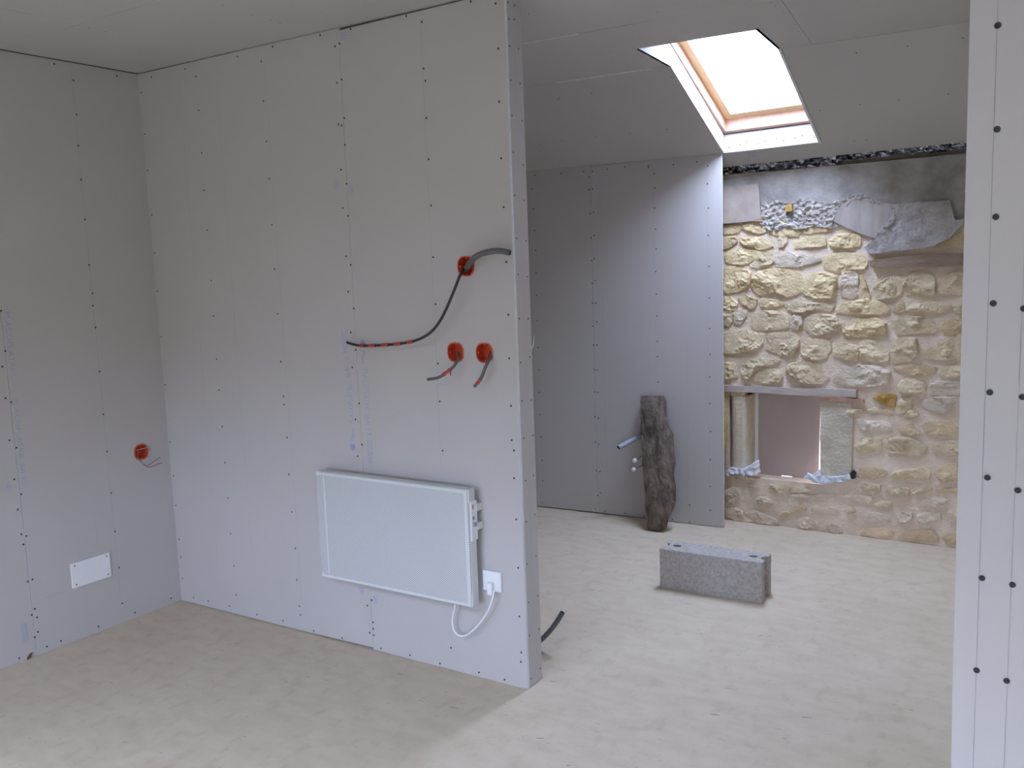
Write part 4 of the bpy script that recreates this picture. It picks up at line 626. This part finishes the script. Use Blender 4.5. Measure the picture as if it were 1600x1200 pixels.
def stone(kind, poly, seed):
    """one rough-split face stone: outline in (x, z), relief towards the room"""
    rnd = random.Random(seed); off = seed * 3.17
    P = [Vector(p) for p in poly]; Q = []; cm = sum(P, Vector((0, 0))) / len(P)
    P = [cm + (p - cm) * (1 + 0.006 / max(0.03, (p - cm).length)) for p in P]
    for i in range(len(P)):                                   # slightly clipped corners, ragged edges
        a, b = P[i], P[(i + 1) % len(P)]; m_ = max(2, int((b - a).length / 0.014))
        for j in range(m_):
            q = a.lerp(b, 0.06 + 0.90 * j / m_)
            Q.append(q + Vector((noise.noise(Vector((q.x * 55, off, q.y * 55))), noise.noise(Vector((q.x * 55, off + 9, q.y * 55))))) * 0.0055)
    x0, x1 = min(q.x for q in Q), max(q.x for q in Q); z0, z1 = min(q.y for q in Q), max(q.y for q in Q)
    size = min(x1 - x0, z1 - z0); c = Vector(((x0 + x1) / 2, (z0 + z1) / 2))
    hgt = min(0.036, 0.014 + 0.16 * size) * rnd.uniform(0.8, 1.2) * (0.75 if kind in 'po' else 1.0)
    planes = []
    for k in range(4):
        t = rnd.uniform(0, 2 * math.pi); planes.append((math.cos(t), math.sin(t), rnd.uniform(0.25, 0.75), rnd.uniform(0.55, 1.0)))
    bm = bmesh.new(); bm.faces.new([bm.verts.new((q.x, 0, q.y)) for q in Q]); bmesh.ops.triangulate(bm, faces=bm.faces[:])
    res = 0.0115; t = x0 + res * 0.6
    while t < x1: bmesh.ops.bisect_plane(bm, geom=bm.verts[:] + bm.edges[:] + bm.faces[:], plane_co=(t, 0, 0), plane_no=(1, 0, 0)); t += res
    t = z0 + res * 0.6
    while t < z1: bmesh.ops.bisect_plane(bm, geom=bm.verts[:] + bm.edges[:] + bm.faces[:], plane_co=(0, 0, t), plane_no=(0, 0, 1)); t += res
    bmesh.ops.remove_doubles(bm, verts=bm.verts[:], dist=0.0018)
    bnd = [e for e in bm.edges if len(e.link_faces) == 1]; bv = {v for e in bnd for v in e.verts}
    n_ = len(Q)
    for v in bm.verts:
        p = Vector((v.co.x, v.co.z)); d = 1.0
        for i in range(n_):
            a, b = Q[i], Q[(i + 1) % n_]; ab = b - a; l2 = ab.length_squared
            u = 0.0 if l2 == 0 else max(0.0, min(1.0, (p - a).dot(ab) / l2)); d = min(d, (a + ab * u - p).length)
        e = min(1.0, d / 0.016); f_ = hgt * (0.30 + 0.70 * math.sqrt(e))
        for px, pz, sl, lim in planes: f_ = min(f_, hgt * lim + sl * (-(p.x - c.x) * px - (p.y - c.y) * pz) * 0.6)
        g = noise.turbulence(Vector((p.x * 15 + off, off, p.y * 24)), 4, True)
        f_ += (0.015 * (g - 0.78) + 0.004 * noise.noise(Vector((p.x * 70, off, p.y * 90)))) * (0.25 + 0.75 * e)
        v.co.y = YS - max(f_, 0.004 + 0.002 * e)
    ex = bmesh.ops.extrude_edge_only(bm, edges=[e for e in bm.edges if len(e.link_faces) == 1])
    for v in ex['geom']:
        if isinstance(v, bmesh.types.BMVert): v.co.y = YS + 0.012
    bmesh.ops.recalc_face_normals(bm, faces=bm.faces[:])
    return link('stone', bm, 'stone_' + kind, ws)
for i, (k, poly) in enumerate(STONES): stone(k, poly, i + 1)
# concrete band and patches above the stones
tag(patch('concrete_beam', [(x, z + 0.012 if z > 1.95 else z) for x, z in P_BEAM], YS - 0.008, 0.05, 'concrete', ws, 0.03, 0.004, 9, 1), 'stained grey concrete band along the top of the wall')
tag(patch('clay_slab', P_CLAY_L, YS - 0.024, 0.03, 'clay', ws, 0.05, 0.0012, 9, 2), 'flat pinkish slab beside the lining edge')
tag(patch('crumbled_mortar', P_CRUMBLE, YS - 0.014, 0.05, 'crumble', ws, 0.0075, 0.013, 52, 3, octv=3), 'rough crumbled grey mortar under the concrete band')
patch('crumbled_mortar', P_CRUMB2, YS - 0.020, 0.03, 'crumble', ws, 0.0075, 0.011, 55, 41)
patch('crumbled_mortar', P_CRUMB3, YS - 0.034, 0.03, 'crumble', ws, 0.0075, 0.011, 55, 42)
patch('ochre_stone', P_OCHRE, YS - 0.036, 0.05, 'stone_r', ws, 0.02, 0.002, 30, 4)
patch('brick_fragment', P_REDBIT, YS - 0.028, 0.03, 'brick', ws, 0.02, 0.002, 30, 5)
tag(patch('clay_slab', P_CLAY_C, YS - 0.018, 0.03, 'clay_dark', ws, 0.04, 0.0015, 9, 6), 'tilted pinkish grey slab set in the concrete')
tag(patch('concrete_patch', P_PATCH, YS - 0.032, 0.05, 'concrete_light', ws, 0.014, 0.010, 16, 7, octv=4), 'lighter rough concrete patch under the band')
patch('ochre_stone', P_YELLOW, YS - 0.012, 0.03, 'stone_o', ws, 0.02, 0.003, 12, 8)
tag(patch('ledge', P_LEDGE, YS - 0.030, 0.05, 'oldwood', ws, 0.02, 0.004, 14, 9), 'long brown weathered ledge under the concrete patch')
tag(patch('lintel', P_LINTEL, YS - 0.020, 0.20, 'lintel', ws, 0.03, 0.0012, 10, 10), 'straight greyish pink lintel over the small opening')
tag(patch('jamb_stone', P_JAMB_R, YS - 0.007, 0.12, 'jamb', ws, 0.014, 0.004, 18, 11, octv=4), 'pale dressed stone on the right of the opening')
tag(patch('tile', P_REDTILE, YS - 0.020, 0.12, 'brick', ws, 0.03, 0.0015, 18, 12), 'thin reddish tile on top of the right jamb')
bm = bmesh.new(); prof = [(-1.862, 5.300), (-1.852, 5.262), (-1.835, 5.240), (-1.812, 5.230), (-1.775, 5.229), (-1.762, 5.236), (-1.757, 5.252), (-1.757, 5.43), (-1.862, 5.43)]; lv = []
for k in range(13):
    z = 0.262 + 0.50 * k / 12
    lv.append([bm.verts.new((x + (0.003 * noise.noise(Vector((x * 30, y * 30, z * 18))) if i < 7 else 0), y + (0.004 * noise.noise(Vector((x * 25 + 3, y * 30, z * 14))) if i < 7 else 0), z)) for i, (x, y) in enumerate(prof)])
for a, b in zip(lv, lv[1:]):
    for k in range(9): bm.faces.new((a[k], a[(k + 1) % 9], b[(k + 1) % 9], b[k]))
bm.faces.new(lv[0]); bm.faces.new(lv[-1]); bmesh.ops.recalc_face_normals(bm, faces=bm.faces[:])
tag(link('jamb_stone', bm, 'jamb', ws), 'rounded dressed stone on the left of the opening')
stone('b', [(-1.845, 0.762), (-1.768, 0.766), (-1.765, 0.785), (-1.80, 0.795), (-1.848, 0.785)], 301)
box('brick_fragment', (-1.765, YS + 0.02, 0.755), (-1.757, YS + 0.17, 0.79), 'brick', ws)

# board closing the small opening, with its pale edge strip
ib = prism('infill_board', [(-1.757, 0.2625), (-1.60, 0.2625), (-1.597, 0.266), (-1.535, 0.266), (-1.532, 0.2625), (-1.3795, 0.2625), (-1.3735, 0.60), (-1.370, 0.80), (-1.757, 0.80)], lambda u, v, w: (u, 5.41 + w, v), 0, 0.013, 'infill')
tag(ib, 'brown grey board closing the small opening in the stone wall', 'board')
prism('edge_strip', [(-1.7565, 0.266), (-1.739, 0.266), (-1.736, 0.79), (-1.7565, 0.79)], lambda u, v, w: (u, 5.404 + w, v), 0, 0.006, 'white_plastic', ib)
fr = patch('plastic_scrap', P_FOAM_R, YS - 0.020, 0.05, 'foam', None, 0.009, 0.012, 45, 21, smooth=True)
tag(fr, 'crumpled white plastic scrap on the right of the opening sill', 'plastic scrap')
tube('flap', [(-1.325, YS - 0.012, 0.292), (-1.36, YS - 0.02, 0.312), (-1.395, YS - 0.01, 0.336)], 0.0085, 'foam', fr, n=8, rf=lambda t: 0.7 + 0.5 * math.sin(math.pi * t))
patch('dark_end', P_DARK_R, YS - 0.024, 0.03, 'black', fr, 0.01, 0.002, 40, 22)
fo = patch('foam_bead', P_FOAM_L, YS - 0.026, 0.10, 'foam', None, 0.009, 0.012, 45, 23, smooth=True)
tag(fo, 'lumpy white foam bead under the rounded left jamb', 'foam')

# mineral wool behind the lining, bulging past its edge
bm = bmesh.new()
def wool(u, v, seed):
    return Vector((-1.895 + (0.034 * max(0.0, math.sin((v - 0.34) / 0.5 * math.pi)) if 0.34 < v < 0.84 else 0.0) + 0.010 * noise.fractal(Vector((u * 14, v * 16, seed)), 0.9, 2.0, 3), u, v))
W_ = [[bm.verts.new(wool(5.133 + 0.0080 * i, 0.02 + 0.0175 * j, 1.0)) for i in range(11)] for j in range(117)]
for j in range(116):
    for i in range(10): bm.faces.new((W_[j][i], W_[j][i + 1], W_[j + 1][i + 1], W_[j + 1][i]))
E_ = [e for e in bm.edges if len(e.link_faces) == 1]
for v in [g for g in bmesh.ops.extrude_edge_only(bm, edges=E_)['geom'] if isinstance(g, bmesh.types.BMVert)]: v.co.x = -1.99
bmesh.ops.recalc_face_normals(bm, faces=bm.faces[:])
tag(link('mineral_wool', bm, 'wool'), 'yellow mineral wool showing behind the free edge of the lining', 'insulation')

# crinkled foil between the sloping ceiling and the concrete band
bm = bmesh.new(); NX = 150; rows = []
for i in range(NX + 1):
    x = -1.90 + 1.40 * i / NX; col = []
    for j in range(7):
        t = j / 6; top = zs(x, 5.20) + 0.012; bot = 2.052 - 0.012 * t * 0 + (0.02 if x > -1.25 else 0.0)
        z = top + (bot - top) * t; y = 5.236 + 0.012 * math.sin(t * 3)
        y += 0.020 * noise.fractal(Vector((x * 17, t * 1.8, 3.0)), 0.9, 2.0, 3); z += 0.008 * noise.noise(Vector((x * 30, t * 3, 9.0)))
        col.append(bm.verts.new((x, y, z)))
    rows.append(col)
for a, b in zip(rows, rows[1:]):
    for j in range(6): bm.faces.new((a[j], b[j], b[j + 1], a[j + 1]))
fo2 = link('foil_insulation', bm, 'foil'); tag(fo2, 'crinkled silver foil insulation in the gap above the concrete band', 'foil')
sf = fo2.modifiers.new('thickness', 'SOLIDIFY'); sf.thickness = 0.001

# ------------------------------------------------------------------ things on the partition
def junction_box(name, c, axis, label):
    """orange recessed box: open cup with a proud rim; axis 'y' sits in the partition, 'x' in the left wall"""
    def P(u, v, w): return (c[0] + u, YP + w, c[2] + v) if axis == 'y' else (XL - w, c[1] + u, c[2] + v)
    bm = bmesh.new(); n_ = 28; loops = []
    for r, w in ((0.0335, -0.0002), (0.0335, 0.040), (0.030, 0.0445)): loops.append([bm.verts.new(P(*q, w)) for q in circle((0, 0), r, n_, 2.5)])
    for a, b in zip(loops, loops[1:]):
        for k in range(n_): bm.faces.new((a[k], a[(k + 1) % n_], b[(k + 1) % n_], b[k]))
    bm.faces.new(loops[-1]); o = link(name, bm, 'orange'); tag(o, label, 'junction box', 'orange junction boxes')
    sm = o.modifiers.new('wall', 'SOLIDIFY'); sm.thickness = 0.0012
    bm = bmesh.new(); R_ = [[bm.verts.new(P(*q, w)) for q in circle((0, 0), r, n_, 2.5)] for r, w in ((0.0330, 0.004), (0.0330, -0.0025), (0.0375, -0.0020), (0.0378, -0.0002))]
    for a, b in zip(R_, R_[1:]):
        for k in range(n_): bm.faces.new((a[k], a[(k + 1) % n_], b[(k + 1) % n_], b[k]))
    link('rim', bm, 'orange', o)
    for u, v in ((-0.029, 0.0), (0.029, 0.0), (0, 0.029), (0, -0.029)):       # screw posts
        bm = bmesh.new(); add_tube(bm, [P(u, v, 0.012), P(u, v, 0.003)], 0.0036, 8); link('screw_post', bm, 'orange', o)
    return o
junction_box('junction_box', BOXES[0], 'y', 'orange junction box with a thick grey conduit and long black cable coming out')
junction_box('junction_box', BOXES[1], 'y', 'left orange junction box of the lower pair on the partition')
junction_box('junction_box', BOXES[2], 'y', 'right orange junction box of the lower pair on the partition')
junction_box('junction_box', BOX_LEFT, 'x', 'orange junction box with loose wires on the left wall')

cb = tube('electrical_cable', CABLE_BLACK, 0.0052, 'cable'); tag(cb, 'long black cable with red tape bands hanging from the top junction box', 'cable')
PB = spline(CABLE_BLACK, 6)
def tape(P, i0, i1, r, parent):
    bm = bmesh.new(); add_tube(bm, P[i0:i1 + 1], r, 10, rf=lambda t: 1 + 0.12 * math.sin(9 * t)); return link('tape_band', bm, 'tape', parent, True)
def near_index(P, q): return min(range(len(P)), key=lambda i: (P[i] - Vector(q)).length)
for k in (11, 12, 13, 14, 15):
    i = near_index(PB, CABLE_BLACK[k]); tape(PB, i - 2, i + 1, 0.0068, cb)
cg = tube('conduit', CONDUIT_GREY, 0.0105, 'conduit', n=14, hollow=0.8); tag(cg, 'thick grey conduit curving up to the right from the top junction box', 'conduit')
la = tube('cable_lead', LEAD_A, 0.0056, 'conduit', hollow=0.7); tag(la, 'short grey lead bending left from the lower left junction box', 'cable')
PA = spline(LEAD_A, 6); i = near_index(PA, LEAD_A[5]); tape(PA, i - 6, i + 4, 0.0064, la)
tube('tape_tail', [LEAD_A[4], (LEAD_A[4][0] + 0.002, LEAD_A[4][1] - 0.004, LEAD_A[4][2] - 0.012), (LEAD_A[4][0] + 0.002, LEAD_A[4][1] - 0.004, LEAD_A[4][2] - 0.022)], 0.0025, 'tape', la, n=6)
lb = tube('cable_lead', LEAD_B, 0.0058, 'conduit', hollow=0.7); tag(lb, 'short grey lead hanging from the lower right junction box', 'cable')
PBB = spline(LEAD_B, 6); i = near_index(PBB, LEAD_B[5]); tape(PBB, i - 3, i + 2, 0.0065, lb)
wi = empty('loose_wires', (XL, BOX_LEFT[1], BOX_LEFT[2])); tag(wi, 'thin loose wires poking out of the junction box on the left wall', 'wires')
for nm, P, m in (('wire', WIRE_GREY, 'wire_grey'), ('wire', WIRE_BLUE, 'wire_blue'), ('wire', WIRE_RED, 'wire_red')): adopt(tube(nm, P, 0.0017, m, n=6), wi)

# white cover plate on the left wall
py0, py1, pz0, pz1 = 2.2005, 2.3885, 0.2365, 0.3480
cp = box('cover_plate', (XL, py0, pz0), (XL + 0.006, py1, pz1), 'white_plastic', bevel=0.002); tag(cp, 'white rectangular cover plate low on the left wall', 'cover plate')
for y in (py0 + 0.018, py1 - 0.016):
    for z in (pz0 + 0.014, pz1 - 0.013):
        bm = bmesh.new(); add_tube(bm, [(XL + 0.0055, y, z), (XL + 0.0072, y, z)], 0.0032, 8); link('screw', bm, 'screw', cp)
wc = patch('wood_chip', [(1.972, 0.012), (1.99, 0.016), (1.998, 0.036), (1.988, 0.032), (1.976, 0.024)], 0, 0.006, 'wood_chip', None, 0.01, 0.001, 30, 31)
wc.data.transform(Matrix(((0, -1, 0, XL + 0.0055), (1, 0, 0, 0), (0, 0, 1, -0.012), (0, 0, 0, 1)))); tag(wc, 'brown wood chip at the foot of the left wall', 'wood chip')

# heater
hx0, hx1, hz0, hz1 = -2.7085, -1.938, 0.312, 0.7617
yf, yb = YP - 0.078, YP - 0.034
ht = empty('convector_heater', ((hx0 + hx1) / 2, YP - 0.05, hz0)); tag(ht, 'white perforated electric convector heater hung on the partition', 'heater')
adopt(box('casing', (hx0, yf + 0.004, hz0), (hx1, yb, hz1), 'heater_white', bevel=0.004), ht)
fp = adopt(prism('front_panel', circle(((hx0 + hx1) / 2 + 0.0, (hz0 + hz1) / 2), 1.0, 64, 14.0, (hx1 - hx0) / 2 - 0.002, (hz1 - hz0) / 2 - 0.002), lambda u, v, w: (u, yf + w, v), 0, 0.005, 'grille'), ht)
for a, b in (((hx1 - 0.020, hz0 + 0.012), (hx1 - 0.005, hz1 - 0.012)), ((hx0 + 0.042, hz0 + 0.02), (hx0 + 0.050, hz1 - 0.02)), ((hx0 + 0.004, hz1 - 0.013), (hx1 - 0.004, hz1 - 0.003)), ((hx0 + 0.004, hz0 + 0.003), (hx1 - 0.004, hz0 + 0.014))):
    adopt(box('trim', (a[0], yf - 0.0015, a[1]), (b[0], yf + 0.003, b[1]), 'heater_white', bevel=0.0007), ht)
cpn = adopt(box('control_panel', (hx1 - 0.002, yf + 0.010, 0.565), (hx1 + 0.004, yb + 0.004, 0.715), 'white_plastic', bevel=0.0015), ht)
kb = bmesh.new(); add_tube(kb, [(hx1 + 0.003, yb - 0.018, 0.627), (hx1 + 0.012, yb - 0.018, 0.627)], 0.008, 14); link('knob', kb, 'knob', cpn)
box('warning_label', (hx1 + 0.0035, yf + 0.016, 0.686), (hx1 + 0.0044, yf + 0.027, 0.702), 'label_red', cpn)
box('button', (hx1 + 0.0035, yf + 0.018, 0.645), (hx1 + 0.006, yf + 0.028, 0.658), 'knob', cpn)
for z in (0.600, 0.672):
    adopt(box('bracket', (hx1 - 0.03, yb - 0.002, z), (hx1 + 0.008, YP, z + 0.028), 'heater_white', bevel=0.002), ht)
adopt(box('bracket', (hx0 + 0.06, yb - 0.002, 0.45), (hx0 + 0.10, YP, 0.62), 'heater_white', bevel=0.002), ht)
adopt(box('bracket', (hx1 - 0.12, yb - 0.002, 0.45), (hx1 - 0.08, YP, 0.62), 'heater_white', bevel=0.002), ht)
adopt(tube('power_cord', HEATER_CORD, 0.0036, 'white_plastic'), ht)
co = box('cable_outlet', (-1.9345, YP - 0.011, 0.3615), (-1.8525, YP, 0.4400), 'white_plastic', bevel=0.003); tag(co, 'square white cable outlet beside the heater', 'outlet')
box('cable_grip', (-1.905, YP - 0.030, 0.352), (-1.882, YP - 0.010, 0.398), 'white_plastic', co, bevel=0.004)

# ------------------------------------------------------------------ things in the alcove
# concrete block
ang = math.atan2(0.010, 0.498); BW, BD_, BH = 0.5, 0.148, 0.192
cs_, sn_ = math.cos(ang), math.sin(ang)
def f_block(u, v, w): return (-1.766 + u * cs_ - v * sn_, 3.984 + u * sn_ + v * cs_, w)
out_ = [(0.004, 0), (BW - 0.004, 0), (BW, 0.004), (BW, 0.042), (BW - 0.022, 0.056), (BW - 0.022, 0.094), (BW, 0.108), (BW, BD_ - 0.004), (BW - 0.004, BD_), (0.004, BD_), (0, BD_ - 0.004), (0, 0.108), (0.022, 0.094), (0.022, 0.056), (0, 0.042), (0, 0.004)]
bh = [circle((0.060, 0.078), 0.022, 14, 2, 1.0, 0.75), circle((0.436, 0.078), 0.022, 14, 2, 1.0, 0.75)]
bk = prism('concrete_block', out_, f_block, 0, BH, 'block', None, bh); tag(bk, 'grey concrete block with two small holes lying on the floor', 'concrete block')
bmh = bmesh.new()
for h_ in bh: prism('hole_shade', h_, f_block, 0.02, 0.05, 'black', bk)  # black plugs put the shade of the block holes into colour
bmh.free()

# weathered slab leaning on the lining
def slab():
    bm = bmesh.new(); n_ = len(SLAB); cx, cz = -2.19, 0.38
    P = [Vector((x, 0, max(z, 0.004))) for x, y, z in SLAB]
    k = 0.170 / 0.78
    def yy(z): return 4.815 + k * z
    Q = []
    for i in range(n_):
        a, b = P[i], P[(i + 1) % n_]; m_ = max(1, int((b - a).length / 0.02))
        for j in range(m_): Q.append(a.lerp(b, j / m_))
    rings = []
    def at(q, t, d, jit):
        x = cx + 0.03 * (0.4 - q.z) + (q.x - cx - 0.03 * (0.4 - q.z)) * t; z = cz + (q.z - cz) * t
        e = jit * noise.fractal(Vector((x * 22, d * 30, z * 22)), 0.9, 2, 3)
        return Vector((x + e * 0.6, yy(max(z, 0.0)) + d + e, max(z + e * 0.3, 0.003)))
    left = lambda q: max(0.0, min(1.0, ((cx - 0.03) - q.x) / 0.06)) 
    for t, d, j in ((0.97, 0.050, 0.004), (1.0, 0.036, 0.006), (1.0, 0.012, 0.007), (0.93, -0.004, 0.008), (0.8, -0.012, 0.009), (0.6, -0.016, 0.008), (0.35, -0.018, 0.007)):
        rings.append([bm.verts.new(at(q, t if t < 0.9 or q.x > cx else t - 0.0, d, j)) for q in Q])
    N_ = len(Q)
    for a, b in zip(rings, rings[1:]):
        for i in range(N_):
            f_ = bm.faces.new((a[i], a[(i + 1) % N_], b[(i + 1) % N_], b[i]))
    c_ = bm.verts.new((cx, yy(cz) - 0.018, cz))
    for i in range(N_): bm.faces.new((rings[-1][i], rings[-1][(i + 1) % N_], c_))
    bm.faces.new(rings[0]); bmesh.ops.recalc_face_normals(bm, faces=bm.faces[:])
    for f_ in bm.faces:
        if f_.normal.x < -0.6 or f_.normal.z > 0.75: f_.material_index = 1
    return link('weathered_slab', bm, ['slab', 'slab_edge'])
tag(slab(), 'dark rough weathered slab leaning against the lining', 'slab')

# conduit stub and two white wire connectors coming out of the lining beside the slab
ps = tube('conduit_stub', [(-2.335, 5.06, 0.530), (-2.345, 5.00, 0.518), (-2.388, 4.93, 0.490), (-2.420, 4.885, 0.470)], 0.0158, 'pipe', n=14, hollow=0.82)
tag(ps, 'pale grey conduit stub sticking out of the lining beside the slab', 'conduit')
for i, (x, y, z, lab) in enumerate(((-2.334, 4.930, 0.388, 'upper white wire connector dangling beside the slab'), (-2.324, 4.890, 0.344, 'lower white wire connector dangling beside the slab'))):
    bm = bmesh.new(); bmesh.ops.create_uvsphere(bm, u_segments=12, v_segments=8, radius=0.0155 if i == 0 else 0.012)
    for v in bm.verts: v.co = Vector((x, y, z)) + Vector((v.co.x, v.co.y, v.co.z * 1.05))
    o = link('wire_connector', bm, 'white_plastic', smooth=True); tag(o, lab, 'connector', 'white wire connectors')
    tube('wire', [(x + 0.004, y + 0.006, z), (-2.305 + 0.03 * i, 5.0, z + 0.03), (-2.300 + 0.03 * i, 5.06, z + 0.045)], 0.003, 'wire_blue', o, n=6)

# short conduit rising from the floor behind the partition end
fc = tube('floor_conduit', [(-1.985, 3.06, 0.0), (-1.94, 3.08, 0.012), (-1.90, 3.09, 0.040), (-1.858, 3.10, 0.088), (-1.829, 3.105, 0.130), (-1.808, 3.11, 0.166)], 0.0105, 'conduit', n=14, hollow=0.8)
tag(fc, 'short dark grey conduit curving up behind the partition end', 'conduit')
